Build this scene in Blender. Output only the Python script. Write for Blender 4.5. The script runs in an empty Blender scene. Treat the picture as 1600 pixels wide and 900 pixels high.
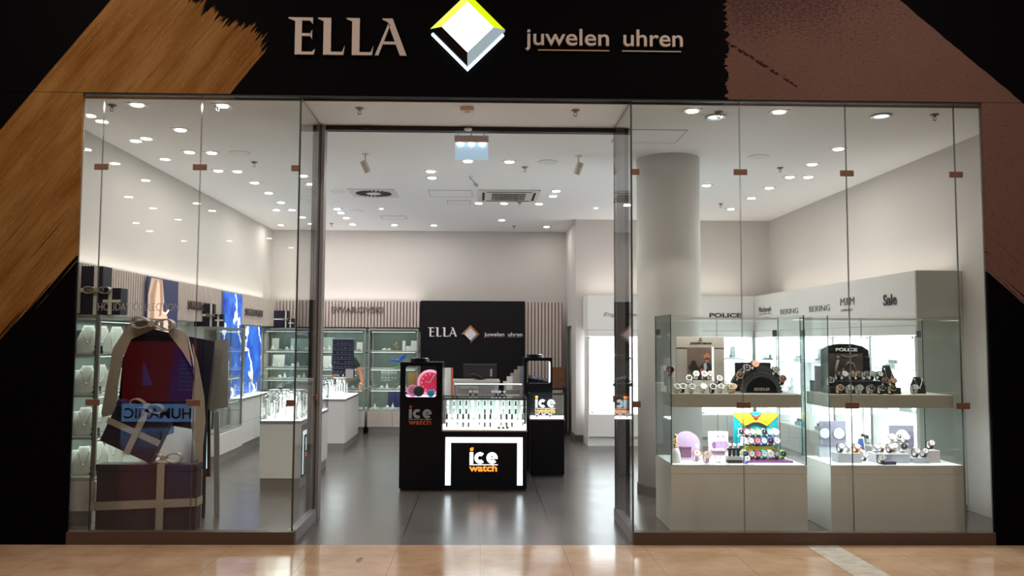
import bpy, bmesh, math, random
from mathutils import Vector, Matrix
PI = math.pi
random.seed(7)
S = bpy.context.scene
COL = S.collection

# ------------------------------------------------------------------ camera, world, exposure
F, PITCH, YAW, ROLL, CX, CY = 1276.0, .0643, .01898, .00554, 775.0, 450.0
CAM = Vector((0, -6.314, 1.55))
_cp, _sp, _cy, _sy = math.cos(PITCH), math.sin(PITCH), math.cos(YAW), math.sin(YAW)
_f = Vector((_sy*_cp, _cy*_cp, _sp)); _r = Vector((_cy, -_sy, 0)); _u = _r.cross(_f)
_c, _s = math.cos(ROLL), math.sin(ROLL)
RR, UU = _c*_r + _s*_u, -_s*_r + _c*_u
cam = bpy.data.cameras.new('camera'); co = bpy.data.objects.new('camera', cam); COL.objects.link(co)
cam.sensor_width = 36; cam.lens = F*36/1600; cam.shift_x = (800-CX)/1600
co.matrix_world = Matrix(((RR.x, UU.x, -_f.x, CAM.x), (RR.y, UU.y, -_f.y, CAM.y), (RR.z, UU.z, -_f.z, CAM.z), (0, 0, 0, 1)))
cam.clip_end = 200
S.camera = co
S.view_settings.view_transform = 'Standard'; S.view_settings.look = 'None'
S.view_settings.exposure = 0.0; S.view_settings.gamma = 1.0; S.view_settings.use_curve_mapping = False
S.cycles.transparent_max_bounces = 48
S.cycles.max_bounces = 8; S.cycles.diffuse_bounces = 5; S.cycles.glossy_bounces = 4
S.cycles.sample_clamp_indirect = 4.0; S.cycles.caustics_reflective = False; S.cycles.caustics_refractive = False
w = bpy.data.worlds.new('world'); S.world = w; w.use_nodes = True
w.node_tree.nodes['Background'].inputs[0].default_value = (.9, .8, .7, 1)
w.node_tree.nodes['Background'].inputs[1].default_value = .05

K_DOWN = 3.5      # watts of one ceiling downlight in the shop
K_MALL = 70.0     # watts of one mall ceiling lamp
def lamp(name, loc, energy, size, color=(1, .93, .86), rot=(0, 0, 0), sy=None, spread=None, parent=None):
    l = bpy.data.lights.new(name, 'AREA'); l.energy = energy; l.color = color
    if sy: l.shape = 'RECTANGLE'; l.size = size; l.size_y = sy
    else: l.shape = 'DISK'; l.size = size
    if spread: l.spread = spread
    o = bpy.data.objects.new(name, l); COL.objects.link(o); o.location = loc; o.rotation_euler = rot
    if parent: o.parent = parent
    return o
for x in (-4.5, -1.6, 1.6, 4.5):
    lamp('mall_light', (x, -3.4, 5.5), K_MALL, .5, (1, .88, .76))
for x in (-3.2, 3.2):
    lamp('mall_light', (x, -1.6, 5.5), K_MALL*.5, .5, (1, .88, .76))
# cove lights on top of the wall bands and fascias, washing the upper walls and the ceiling
K_COVE = 8.0
for loc, sx, sy in (((-2.3, 7.76, 2.24), 2.5, .25), ((-3.56, 4.0, 2.24), .12, 6.8), ((4.33, 3.6, 2.26), .3, 4.4), ((2.85, 6.14, 2.26), 2.4, .3)):
    lamp('cove_light', loc, K_COVE*(.45 if loc[1] > 7 else 1), sx, (1, .92, .86), (PI, 0, 0), sy=sy)

def ray(px, py): return _f + RR*((px-CX)/F) - UU*((py-CY)/F)
def onY(px, py, Y): d = ray(px, py); return CAM + d*((Y-CAM.y)/d.y)
def onX(px, py, X): d = ray(px, py); return CAM + d*((X-CAM.x)/d.x)
def onZ(px, py, Z): d = ray(px, py); return CAM + d*((Z-CAM.z)/d.z)

# ------------------------------------------------------------------ material helpers
class E:   # tiny shader maths
    nt = None
    def __init__(s, sock): s.s = sock
    @staticmethod
    def m(op, *a):
        n = E.nt.nodes.new('ShaderNodeMath'); n.operation = op
        for i, v in enumerate(a):
            if isinstance(v, E): E.nt.links.new(v.s, n.inputs[i])
            else: n.inputs[i].default_value = v
        return E(n.outputs[0])
    def __add__(s, o): return E.m('ADD', s, o)
    __radd__ = __add__
    def __sub__(s, o): return E.m('SUBTRACT', s, o)
    def __rsub__(s, o): return E.m('SUBTRACT', o, s)
    def __mul__(s, o): return E.m('MULTIPLY', s, o)
    __rmul__ = __mul__
    def gt(s, o): return E.m('GREATER_THAN', s, o)
    def lt(s, o): return E.m('LESS_THAN', s, o)
def emin(*a):
    r = a[0]
    for b in a[1:]: r = E.m('MINIMUM', r, b)
    return r
def emax(*a):
    r = a[0]
    for b in a[1:]: r = E.m('MAXIMUM', r, b)
    return r
def sstep(v, lo, hi):
    n = E.nt.nodes.new('ShaderNodeMapRange'); n.inputs[1].default_value = lo; n.inputs[2].default_value = hi
    E.nt.links.new(v.s, n.inputs[0]); n.clamp = True
    return E(n.outputs[0])
def coords():
    t = E.nt.nodes.new('ShaderNodeTexCoord'); sp = E.nt.nodes.new('ShaderNodeSeparateXYZ')
    E.nt.links.new(t.outputs['Object'], sp.inputs[0])
    return [E(sp.outputs[i]) for i in range(3)]
def vec(x, y, z=0.0):
    c = E.nt.nodes.new('ShaderNodeCombineXYZ')
    for i, v in enumerate((x, y, z)):
        if isinstance(v, E): E.nt.links.new(v.s, c.inputs[i])
        else: c.inputs[i].default_value = v
    return c.outputs[0]
def noise(v, scale=1.0, detail=3.0, rough=.5):
    n = E.nt.nodes.new('ShaderNodeTexNoise'); n.inputs['Scale'].default_value = scale
    n.inputs['Detail'].default_value = detail; n.inputs['Roughness'].default_value = rough
    E.nt.links.new(v, n.inputs['Vector'])
    return E(n.outputs[0])
def mixc(f, a, b):
    n = E.nt.nodes.new('ShaderNodeMix'); n.data_type = 'RGBA'
    if isinstance(f, E): E.nt.links.new(f.s, n.inputs[0])
    else: n.inputs[0].default_value = f
    for i, v in ((6, a), (7, b)):
        if isinstance(v, tuple): n.inputs[i].default_value = (*v, 1)
        else: E.nt.links.new(v, n.inputs[i])
    return n.outputs[2]
MATS = {}
def pm(name, col=(.8, .8, .8), rough=.5, metal=0.0, emit=0.0, ecol=None, spec=.5, vary=0.0, vscale=3.0):
    if name in MATS: return MATS[name]
    m = bpy.data.materials.new(name); m.use_nodes = True; E.nt = m.node_tree
    b = m.node_tree.nodes['Principled BSDF']
    b.inputs['Base Color'].default_value = (*col, 1); b.inputs['Roughness'].default_value = rough
    b.inputs['Metallic'].default_value = metal; b.inputs['Specular IOR Level'].default_value = spec
    if emit:
        b.inputs['Emission Color'].default_value = (*(ecol or col), 1); b.inputs['Emission Strength'].default_value = emit
    if vary:
        t = E.nt.nodes.new('ShaderNodeTexCoord')
        n = noise(t.outputs['Object'], vscale, 3)
        c = mixc(n, tuple(max(0, v*(1-vary)) for v in col), tuple(min(1, v*(1+vary)) for v in col))
        E.nt.links.new(c, b.inputs['Base Color'])
    MATS[name] = m
    return m
def glass_mat(name, tint, refl=1.0, base=.04):
    m = bpy.data.materials.new(name); m.use_nodes = True; nt = m.node_tree; E.nt = nt
    nt.nodes.remove(nt.nodes['Principled BSDF'])
    tr = nt.nodes.new('ShaderNodeBsdfTransparent'); tr.inputs[0].default_value = (*tint, 1)
    gl = nt.nodes.new('ShaderNodeBsdfGlossy'); gl.inputs['Roughness'].default_value = 0.0
    lw = nt.nodes.new('ShaderNodeLayerWeight'); lw.inputs[0].default_value = .5
    fr = E.m('POWER', E(lw.outputs['Facing']), 5.0)*(refl*(1-base)) + base
    mx = nt.nodes.new('ShaderNodeMixShader'); nt.links.new(fr.s, mx.inputs[0])
    nt.links.new(tr.outputs[0], mx.inputs[1]); nt.links.new(gl.outputs[0], mx.inputs[2])
    nt.links.new(mx.outputs[0], nt.nodes['Material Output'].inputs[0])
    MATS[name] = m
    return m
GLASS = glass_mat('shopfront_glass', (.955, .968, .952), 1.0, .045)
VGLASS = glass_mat('display_glass', (.975, .99, .985), 1.0, .025)
VSIDE = glass_mat('display_side_glass', (.93, .975, .965), 1.0, .03)
EDGE = pm('glass_edge', (.02, .08, .075), .2)
EDGE2 = pm('shopfront_glass_edge', (.06, .065, .06), .3)
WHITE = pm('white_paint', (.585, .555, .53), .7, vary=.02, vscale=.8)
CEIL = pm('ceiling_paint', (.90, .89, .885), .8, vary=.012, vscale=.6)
CAB = pm('white_lacquer', (.82, .81, .79), .35, vary=.02)
CABG = pm('grey_lacquer', (.36, .35, .33), .4)
BLACK = pm('black_lacquer', (.006, .006, .008), .25, spec=.25)
BLKM = pm('matt_black', (.012, .011, .012), .6)
ALU = pm('brushed_aluminium', (.50, .48, .45), .35, .8)
FRAME = pm('door_frame_grey', (.30, .285, .30), .4, .15)
BRONZE = pm('bronze_fitting', (.23, .12, .08), .4, .5)
KERBM = pm('bronze_kerb', (.095, .058, .042), .45, .25)
CHROME = pm('chrome', (.8, .8, .8), .12, 1.0)
SILVER = pm('silver_case', (.72, .72, .72), .2, .9)
GOLD = pm('gold', (.75, .48, .18), .25, .9)
ROSE = pm('rose_gold', (.75, .42, .30), .25, .8)
NAVY = pm('navy_card', (.006, .005, .024), .55, vary=.2)
RIB = pm('satin_ribbon', (.42, .37, .31), .35, vary=.08)
LEDW = pm('led_white', (1, 1, 1), .4, emit=6.0, ecol=(.86, .94, 1))
LENS = pm('downlight_lens', (1, 1, 1), .4, emit=14.0, ecol=(1, .95, .88))
LIGHTBOX = pm('lit_cabinet_back', (.9, .95, 1), .5, emit=3.2, ecol=(.93, .97, 1))
GREYBOX = pm('grey_riser', (.42, .43, .46), .6)
CREAM = pm('cream_velvet', (.72, .73, .66), .8)
DARKV = pm('dark_velvet', (.012, .014, .022), .9)
WPLAS = pm('white_plastic', (.80, .79, .76), .5)
RED = pm('red_plastic', (.55, .02, .05), .35)

# ------------------------------------------------------------------ mesh helpers
class MB:
    def __init__(s): s.bm = bmesh.new(); s.mi = 0
    def _tag(s, vs, mi=None):
        if mi is None: mi = s.mi
        if mi:
            fs = set(f for v in vs for f in v.link_faces)
            for f in fs: f.material_index = mi
    def box(s, x0, x1, y0, y1, z0, z1, bev=0, mi=None):
        r = bmesh.ops.create_cube(s.bm, size=1)
        M = Matrix.Translation(((x0+x1)/2, (y0+y1)/2, (z0+z1)/2)) @ Matrix.Diagonal((abs(x1-x0), abs(y1-y0), abs(z1-z0), 1))
        bmesh.ops.transform(s.bm, matrix=M, verts=r['verts']); s._tag(r['verts'], mi)
        if bev:
            es = list(set(e for v in r['verts'] for e in v.link_edges))
            bmesh.ops.bevel(s.bm, geom=es, offset=bev, segments=2, affect='EDGES', profile=.5)
        return s
    def cyl(s, c, r, h, axis='z', seg=20, r2=None, mi=None, M=None):
        g = bmesh.ops.create_cone(s.bm, cap_ends=True, segments=seg, radius1=r, radius2=r if r2 is None else r2, depth=h)
        R = {'z': Matrix.Identity(4), 'x': Matrix.Rotation(PI/2, 4, 'Y'), 'y': Matrix.Rotation(PI/2, 4, 'X')}[axis]
        T = Matrix.Translation(c) @ (M or Matrix.Identity(4)) @ R
        bmesh.ops.transform(s.bm, matrix=T, verts=g['verts']); s._tag(g['verts'], mi)
        return s
    def sph(s, c, r, sc=(1, 1, 1), seg=14, mi=None):
        g = bmesh.ops.create_uvsphere(s.bm, u_segments=seg, v_segments=max(6, seg//2), radius=r)
        bmesh.ops.transform(s.bm, matrix=Matrix.Translation(c) @ Matrix.Diagonal((*sc, 1)), verts=g['verts']); s._tag(g['verts'], mi)
        for v in g['verts']:
            for f in v.link_faces: f.smooth = True
        return s
    def prism(s, pts, y0, y1, mi=None, plane='xz'):
        # polygon given in (a, b), extruded along the third axis between y0 and y1
        def P(a, b, t): return (a, t, b) if plane == 'xz' else ((a, b, t) if plane == 'xy' else (t, a, b))
        A = [s.bm.verts.new(P(a, b, y0)) for a, b in pts]; B = [s.bm.verts.new(P(a, b, y1)) for a, b in pts]
        fs = [s.bm.faces.new(A), s.bm.faces.new(B[::-1])]
        n = len(pts)
        for i in range(n): fs.append(s.bm.faces.new((A[i], B[i], B[(i+1) % n], A[(i+1) % n])))
        if mi:
            for f in fs: f.material_index = mi
        return s
    def lathe(s, prof, c=(0, 0, 0), seg=24, mi=0, sc=(1, 1)):
        rings = []
        for r, z in prof:
            rings.append([s.bm.verts.new((c[0]+sc[0]*r*math.cos(2*PI*i/seg), c[1]+sc[1]*r*math.sin(2*PI*i/seg), c[2]+z)) for i in range(seg)])
        for a, b in zip(rings, rings[1:]):
            for i in range(seg):
                f = s.bm.faces.new((a[i], a[(i+1) % seg], b[(i+1) % seg], b[i])); f.smooth = True; f.material_index = mi
        for rg in (rings[0][::-1], rings[-1]):
            try: s.bm.faces.new(rg).material_index = mi
            except ValueError: pass
        return s
    def tube(s, pts, r, seg=8, mi=0, cap=True):
        pts = [Vector(p) for p in pts]; rs = r if isinstance(r, (list, tuple)) else [r]*len(pts)
        rings = []; up = Vector((0, 0, 1))
        for i, p in enumerate(pts):
            t = (pts[min(i+1, len(pts)-1)]-pts[max(i-1, 0)]).normalized()
            a = t.cross(up if abs(t.z) < .95 else Vector((1, 0, 0))).normalized(); b = t.cross(a).normalized()
            rings.append([s.bm.verts.new(p+(a*math.cos(2*PI*k/seg)+b*math.sin(2*PI*k/seg))*rs[i]) for k in range(seg)])
        for A, B in zip(rings, rings[1:]):
            for k in range(seg):
                f = s.bm.faces.new((A[k], A[(k+1) % seg], B[(k+1) % seg], B[k])); f.smooth = True; f.material_index = mi
        if cap:
            s.bm.faces.new(rings[0]).material_index = mi; s.bm.faces.new(rings[-1][::-1]).material_index = mi
        return s
    def arc(s, c, r0, r1, a0, a1, y0, y1, seg=28, mi=0):
        # flat ring sector in the xz plane
        n = max(3, seg)
        def P(r, a, y): return s.bm.verts.new((c[0]+r*math.cos(a), y, c[1]+r*math.sin(a)))
        L = [(a0+(a1-a0)*i/n) for i in range(n+1)]
        q = [[P(r1, a, y0), P(r0, a, y0), P(r0, a, y1), P(r1, a, y1)] for a in L]
        closed = abs(abs(a1-a0)-2*PI) < 1e-4
        if closed:
            for v in q[-1]: s.bm.verts.remove(v)
            q[-1] = q[0]
        for A, B in zip(q, q[1:]):
            for k in range(4):
                f = s.bm.faces.new((A[k], A[(k+1) % 4], B[(k+1) % 4], B[k])); f.material_index = mi
        if not closed:
            s.bm.faces.new(q[0]).material_index = mi; s.bm.faces.new(q[-1][::-1]).material_index = mi
        return s
    def xf(s, M): bmesh.ops.transform(s.bm, matrix=M, verts=s.bm.verts); return s
    def mesh(s, name, mats):
        bmesh.ops.recalc_face_normals(s.bm, faces=s.bm.faces)
        me = bpy.data.meshes.new(name); s.bm.to_mesh(me); s.bm.free()
        for m in (mats if isinstance(mats, (list, tuple)) else [mats]): me.materials.append(m)
        return me
    def build(s, name, mats, parent=None, loc=(0, 0, 0), rot=(0, 0, 0)):
        o = bpy.data.objects.new(name, s.mesh(name, mats)); COL.objects.link(o)
        if parent is not None: o.parent = parent
        o.location = loc; o.rotation_euler = rot
        return o
def tag(o, label, cat, group=None, kind=None):
    o['label'] = label; o['category'] = cat
    if group: o['group'] = group
    if kind: o['kind'] = kind
    return o
def thing(name, label, cat, loc=(0, 0, 0), rotz=0, group=None, rot=None):
    o = bpy.data.objects.new(name, None); COL.objects.link(o); o.empty_display_size = .1
    o.location = loc; o.rotation_euler = rot or (0, 0, rotz)
    return tag(o, label, cat, group)
def struct(o, label=None):
    o['kind'] = 'structure'
    if label: o['label'] = label
    return o
def pane(x0, x1, y0, y1, z0, z1, name, parent, g=None, e=None):
    """a thin sheet of glass with real edges"""
    m = MB().box(x0, x1, y0, y1, z0, z1); bm = m.bm; bm.faces.ensure_lookup_table()
    th = min((x1-x0, 'x'), (y1-y0, 'y'), (z1-z0, 'z'))[1]; ax = 'xyz'.index(th)
    bm.normal_update()
    for f in bm.faces: f.material_index = 0 if abs(f.normal[ax]) > .9 else 1
    return m.build(name, [g or VGLASS, e or EDGE], parent)
def text_mesh(s, size, ext, bold=0.0, shear=0.0, sx=1.0, align='LEFT', spacing=1.0):
    c = bpy.data.curves.new('lettering', 'FONT'); c.body = s; c.size = size; c.extrude = ext; c.offset = bold
    c.shear = shear; c.align_x = align; c.resolution_u = 4; c.space_character = spacing
    o = bpy.data.objects.new('tmp', c); COL.objects.link(o)
    bpy.context.view_layer.update()
    me = bpy.data.meshes.new_from_object(o.evaluated_get(bpy.context.evaluated_depsgraph_get()))
    bpy.data.objects.remove(o); bpy.data.curves.remove(c)
    me.transform(Matrix.Diagonal((sx, 1, 1, 1)))
    me.transform(Matrix.Rotation(PI/2, 4, 'X'))
    return me
def text(s, size, mat, loc, rotz=0, ext=.004, parent=None, name='lettering', width=None, **k):
    me = text_mesh(s, size, ext, **k)
    if width:
        xs = [v.co.x for v in me.vertices]; wd = max(xs)-min(xs)
        me.transform(Matrix.Diagonal((width/wd, 1, 1, 1)))
    me.materials.clear(); me.materials.append(mat)
    o = bpy.data.objects.new(name, me); COL.objects.link(o)
    if parent is not None: o.parent = parent
    o.location = loc; o.rotation_euler = (0, 0, rotz)
    return o
def ordn(i): return ('first', 'second', 'third', 'fourth', 'fifth', 'sixth', 'seventh', 'eighth', 'ninth', 'tenth', 'eleventh', 'twelfth', 'thirteenth', 'fourteenth', 'fifteenth', 'sixteenth')[i]
# ------------------------------------------------------------------ room shell
CZ = 3.46
XL, XR, YB = -3.64, 4.55, 7.93
def slab(name, x0, x1, y0, y1, z0, z1, m, label=None): return struct(MB().box(x0, x1, y0, y1, z0, z1).build(name, m), label)
# shop floor: dark grey glazed tiles
m = bpy.data.materials.new('grey_floor_tiles'); m.use_nodes = True; E.nt = m.node_tree; b = m.node_tree.nodes['Principled BSDF']
X, Y, Z = coords()
def line(v, period, off, wd):
    t = E.m('FRACT', (v-off)*(1/period)); return emax(t.lt(wd/period), t.gt(1-wd/period))
ln = emax(line(X, .6, 0, .0045), line(Y, .6, .42, .0035))
n1 = noise(vec(X*1.5, Y*1.5), 2, 4); n2 = noise(vec(E.m('FLOOR', X*(1/.6))*3.7, E.m('FLOOR', (Y-.42)*(1/.6))*5.1), 3, 0)
c = mixc(n1*.6+n2*.4, (.080, .072, .069), (.135, .122, .116)); c = mixc(ln, c, (.022, .02, .02))
m.node_tree.links.new(c, b.inputs['Base Color'])
m.node_tree.links.new((n1*.10+.20).s, b.inputs['Roughness'])
b.inputs['Specular IOR Level'].default_value = .9
FLOORM = m
slab('floor', XL-.1, XR+.1, 0, YB+.1, -.1, 0, FLOORM, 'dark grey glossy tiled shop floor')
# mall floor: beige marble with a pale strip
m = bpy.data.materials.new('beige_marble'); m.use_nodes = True; E.nt = m.node_tree; b = m.node_tree.nodes['Principled BSDF']
X, Y, Z = coords()
n1 = noise(vec(X, Y*1.3), 2.2, 6, .62); n2 = noise(vec(X*.6+3, Y+7), 9, 3)
c = mixc(sstep(n1, .3, .72), (.44, .26, .15), (.64, .45, .30)); c = mixc(sstep(n2, .62, .7)*.25, c, (.25, .12, .06))
ln = emax(line(X, .62, .01, .0022), line(Y, .62, -.30, .0022)); c = mixc(ln*.6, c, (.15, .08, .05))
strip = X.gt(2.50)*X.lt(2.745)
ns = noise(vec(X*3, Y*6), 3, 5); c = mixc(strip, c, mixc(sstep(ns, .35, .7), (.72, .66, .58), (.55, .48, .42)))
d = E.m('SQRT', (X+.84)*(X+.84)*9+(Y+.42)*(Y+.42)); st = (d+noise(vec(X*40, Y*40), 1, 2)*.10).lt(.115)
c = mixc(st*.75, c, (.06, .03, .02))
m.node_tree.links.new(c, b.inputs['Base Color']); b.inputs['Roughness'].default_value = .13; b.inputs['Specular IOR Level'].default_value = .6
slab('floor', -16, 16, -16, 0, -.1, 0, m, 'polished beige marble floor of the mall in front of the shop')
slab('ceiling', XL-.1, XR+.1, .16, YB+.1, CZ, CZ+.15, CEIL, 'white shop ceiling full of recessed lights')
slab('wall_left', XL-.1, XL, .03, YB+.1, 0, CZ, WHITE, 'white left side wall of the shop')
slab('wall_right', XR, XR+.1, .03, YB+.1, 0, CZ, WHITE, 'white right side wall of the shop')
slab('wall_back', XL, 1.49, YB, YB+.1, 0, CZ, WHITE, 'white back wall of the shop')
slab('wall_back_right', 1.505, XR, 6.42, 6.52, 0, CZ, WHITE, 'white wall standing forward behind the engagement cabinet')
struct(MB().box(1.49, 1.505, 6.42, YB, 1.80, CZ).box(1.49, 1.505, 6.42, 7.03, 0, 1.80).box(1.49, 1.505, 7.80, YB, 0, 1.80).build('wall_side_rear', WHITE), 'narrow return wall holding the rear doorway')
d2 = struct(MB().box(1.53, 1.56, 7.03, 7.80, 0, 1.80).build('door_2', pm('rear_door_grey', (.32, .34, .30), .5)), 'plain grey rear door in the return wall')
slab('baseboard_rear', 1.470, 1.489, 6.40, 7.02, 0, .10, pm('dark_skirting', (.09, .085, .08), .5))
slab('baseboard_right', 1.470, 1.60, 6.395, 6.418, 0, .10, MATS['dark_skirting'])
# round column
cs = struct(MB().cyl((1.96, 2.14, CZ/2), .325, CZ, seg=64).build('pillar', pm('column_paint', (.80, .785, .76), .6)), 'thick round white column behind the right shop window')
for f in cs.data.polygons: f.use_smooth = len(f.vertices) == 4
struct(MB().cyl((1.96, 2.14, .05), .335, .10, seg=64).build('baseboard_column', MATS['dark_skirting']))

# facade wall with the two printed brush strokes
m = bpy.data.materials.new('printed_facade_vinyl'); m.use_nodes = True; E.nt = m.node_tree; b = m.node_tree.nodes['Principled BSDF']
X, Y, Z = coords()
u = X*.615+Z*.788; v = Z*.615-X*.788
wob = noise(vec(u*1.3, v*3.0), 1.5, 2)*.10
st1 = noise(vec(u*1.1, v*26), 1.6, 4, .65); st2 = noise(vec(u*.7+4, v*70), 1.2, 3, .6); st3 = noise(vec(u*1.0, v*5), 1.3, 3)
grain = noise(vec(u*22, v*60), 1.0, 3)
up = (2.34-noise(vec(u*.2, v*7), 1.5, 2)*.42-st2*.30) - u                       # ragged upper end
lo = v-(3.66+wob*.4) - emax(.12-u*.14, 0.0)*E.m('POWER', st2, 1.0)*1.25
ed = (4.90-wob*.25) - v
gm = sstep(emin(emin(up, lo), ed), 0, .006)
gap = sstep(st2*.6+noise(vec(u*.9+2, v*42), 1.3, 2)*.55, .745, .77)*sstep(emax(emax(u-1.55, .15-u), (v-4.62)*1.2), .0, .30)
gm = gm*(1-gap)
gc = mixc(sstep(st3*.55+st1*.45, .38, .62), (.155, .058, .011), (.27, .140, .045))
gc = mixc(sstep(st1, .55, .66)*.55, gc, (.16, .055, .010))
gc = mixc(sstep(st2, .60, .68)*.45, gc, (.10, .035, .008))
gc = mixc(sstep(grain, .6, .75)*.25, gc, (.52, .31, .12))
p = X*.6485+Z*.761; q = X*.665+Z*.747; t = X*.78-Z*.62
sb = noise(vec(t*1.0, q*34), 1.5, 4, .6); lft = X-(1.86+noise(vec(X*3, Z*9), 3, 4)*.17)
bl = q-(4.10+sstep(t, 1.0, 2.5)*.05) - sb*.20*sstep(t, .9, 1.6)
bm_ = sstep(emin(emin(lft, (5.415+noise(vec(X*3, Z*3), 2, 3)*.03-p)), emax(bl, (3.4-Z)*(-1.0))), 0, .006)
gap2 = sstep(sb, .60, .64)*sstep(4.62-q, 0, .35)*X.gt(3.9)
sw = E.m('ABSOLUTE', Z-(3.95-(X-1.90)*.62-(X-1.9)*(X-1.9)*.0)).lt(.004+noise(vec(X*20, Z*20), 1, 2)*.022)*X.lt(2.5)*noise(vec(X*16, Z*30), 1.2, 2).gt(.47)
bm_ = bm_*(1-gap2)*(1-sw*.8)
spk = noise(vec(X*26, Z*60), 1.3, 4, .7); dk = sstep(Z+noise(vec(X*2, Z*2), 1.5, 3)*.5, 4.05, 4.55)*sstep(X*(-1.0), -3.6, -2.7)
bc = mixc(sstep(spk+dk*.16, .56, .68)*.75, mixc(noise(vec(X, Z), 2, 4), (.112, .058, .046), (.140, .076, .060)), (.045, .022, .026))
col = mixc(gm, (.0022, .0018, .0022), gc); col = mixc(bm_*X.gt(1.0), col, bc)
m.node_tree.links.new(col, b.inputs['Base Color']); b.inputs['Roughness'].default_value = .55; b.inputs['Specular IOR Level'].default_value = .02
FAC = m
slab('wall_front_header', -8, 9, 0, .16, CZ+.004, 5.7, FAC, 'black header wall over the shop front with gold and brown printed brush strokes')
slab('wall_front_left', -8, -3.107, 0, .029, 0, CZ-.0, FAC, 'black wall left of the shop front with the gold brush stroke')
slab('wall_front_right', 3.976, 9, 0, .029, 0, CZ-.0, FAC, 'black wall right of the shop front with the brown brush stroke')
slab('trim_1', -3.107, 3.976, .006, .05, CZ-.009, CZ+.003, pm('dark_trim', (.012, .010, .010), .7), 'thin dark metal trim over the glass')
# mall ceiling and its lamps, seen mirrored in the shop glass
slab('ceiling', -16, 16, -34, -.01, 5.62, 5.7, pm('mall_ceiling', (.16, .14, .12), .9), 'dim ceiling of the mall')
MR = [(-7.15, 8.4), (-7.1, 8.8), (-7.1, 10.3), (-6.8, 10.1), (-8.5, 12.5), (-8.5, 11.1), (-7.15, 12), (-10.1, 17), (-10.2, 19), (-8.6, 14.5), (-10.3, 21.4), (-12.1, 22.3), (-12.5, 24.5), (-8.5, 19.4), (-8.5, 18), (-10.4, 27.4), (-12.3, 27.5), (-8.5, 26.4), (-8.4, 29.7)]
for i, (x, y) in enumerate(MR):
    t_ = thing('mall_downlight', 'small round mall ceiling lamp mirrored in the left shop window', 'light', (x, -y, 5.62), group='mall ceiling lamps mirrored in the glass')
    MB().cyl((0, 0, -.01), .16, .02, seg=16).build('rim', ALU, t_); MB().cyl((0, 0, -.025), .11, .012, seg=16).build('lens', pm('mall_lens', (1, 1, 1), .4, emit=30, ecol=(1, .95, .9)), t_)
# kerb
struct(MB().box(-3.107, -1.40, 0, .07, 0, .094).build('trim_2', KERBM), 'bronze coloured kerb under the left shop window')
struct(MB().box(1.18, 3.976, 0, .07, 0, .094).build('trim_3', KERBM), 'bronze coloured kerb under the right shop window')
struct(MB().box(-1.46, -1.40, .07, .92, 0, .094).build('trim_4', FRAME), 'grey kerb under the left glass return')
struct(MB().box(1.18, 1.24, .07, .92, 0, .094).build('trim_5', FRAME), 'grey kerb under the right glass return')
# front glazing
PX = [-3.107, -2.955, -2.194, -1.430]
n = 0
def glaz(x0, x1, y0, y1, label, clamps):
    global n
    n += 1
    t_ = bpy.data.objects.new('window_%d' % n, None); COL.objects.link(t_); struct(t_, label)
    pane(x0, x1, y0, y1, .094, CZ-.0095, 'glass_pane', t_, GLASS, EDGE2)
    for cx, cz, wd in clamps:
        MB().box(cx-wd, cx+wd, y0-.012, y0-.001, cz-.024, cz+.024, .003).build('clamp', BRONZE, t_)
g = .003
glaz(PX[0], PX[1]-g, .03, .042, 'narrow glass pane at the left end of the shop front', [(PX[1], 2.882, .054), (PX[1], 1.062, .054)])
glaz(PX[1]+g, PX[2]-g, .03, .042, 'second glass pane of the left shop window', [(PX[2], 2.886, .054), (PX[2], 1.062, .054)])
glaz(PX[2]+g, PX[3], .03, .042, 'glass pane of the left window beside the entrance', [(-1.455, 2.885, .03), (-1.455, 1.062, .03)])
QX = [1.19, 2.045, 2.893, 3.766, 3.976]
glaz(QX[0], QX[1]-g, .03, .042, 'glass pane of the right window beside the entrance', [(1.215, 2.882, .03), (1.215, 1.064, .03), (QX[1], 2.888, .054), (QX[1], 1.062, .054)])
glaz(QX[1]+g, QX[2]-g, .03, .042, 'second glass pane of the right shop window', [(QX[2], 2.886, .054), (QX[2], 1.062, .054)])
glaz(QX[2]+g, QX[3]-g, .03, .042, 'third glass pane of the right shop window', [(QX[3], 2.884, .054), (QX[3], 1.062, .054)])
glaz(QX[3]+g, QX[4], .03, .042, 'narrow glass pane at the right end of the shop front', [])
for x0, lab, sg in ((-1.430, 'left glass return of the entrance', 1), (1.178, 'right glass return of the entrance', -1)):
    n += 1
    t_ = bpy.data.objects.new('window_%d' % n, None); COL.objects.link(t_); struct(t_, lab)
    pane(x0, x0+.012, .045, .86, .094, CZ-.01, 'glass_pane', t_, GLASS, EDGE2)
    MB().box(x0-.014 if sg > 0 else x0-.014, x0+.026, .80, .87, 1.02, 1.075, .003).build('clamp', BRONZE, t_)
dr = bpy.data.objects.new('door_1', None); COL.objects.link(dr); struct(dr, 'open shop entrance with grey metal posts and black overhead track')
for x0, x1 in ((-1.462, -1.390), (1.205, 1.277)):
    MB().box(x0, x1, .86, .98, 0, CZ-.006, .003).build('door_post', FRAME, dr)
for x0, x1 in ((-1.50, -1.463), (1.278, 1.315)):
    MB().box(x0, x1, .88, .96, 0, CZ-.006).build('door_seal', BLKM, dr)
MB().box(-1.389, 1.204, .89, .97, CZ-.040, CZ-.002).build('track_beam', BLKM, dr)
MB().box(-1.05, -1.00, .86, .885, CZ-.035, CZ-.01, .003).build('track_roller', BLKM, dr)
MB().lathe([(.0, 0), (.035, 0), (.035, -.012), (.0, -.014)], (-.12, .85, CZ-.03)).build('motion_sensor', WPLAS, dr)
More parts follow.
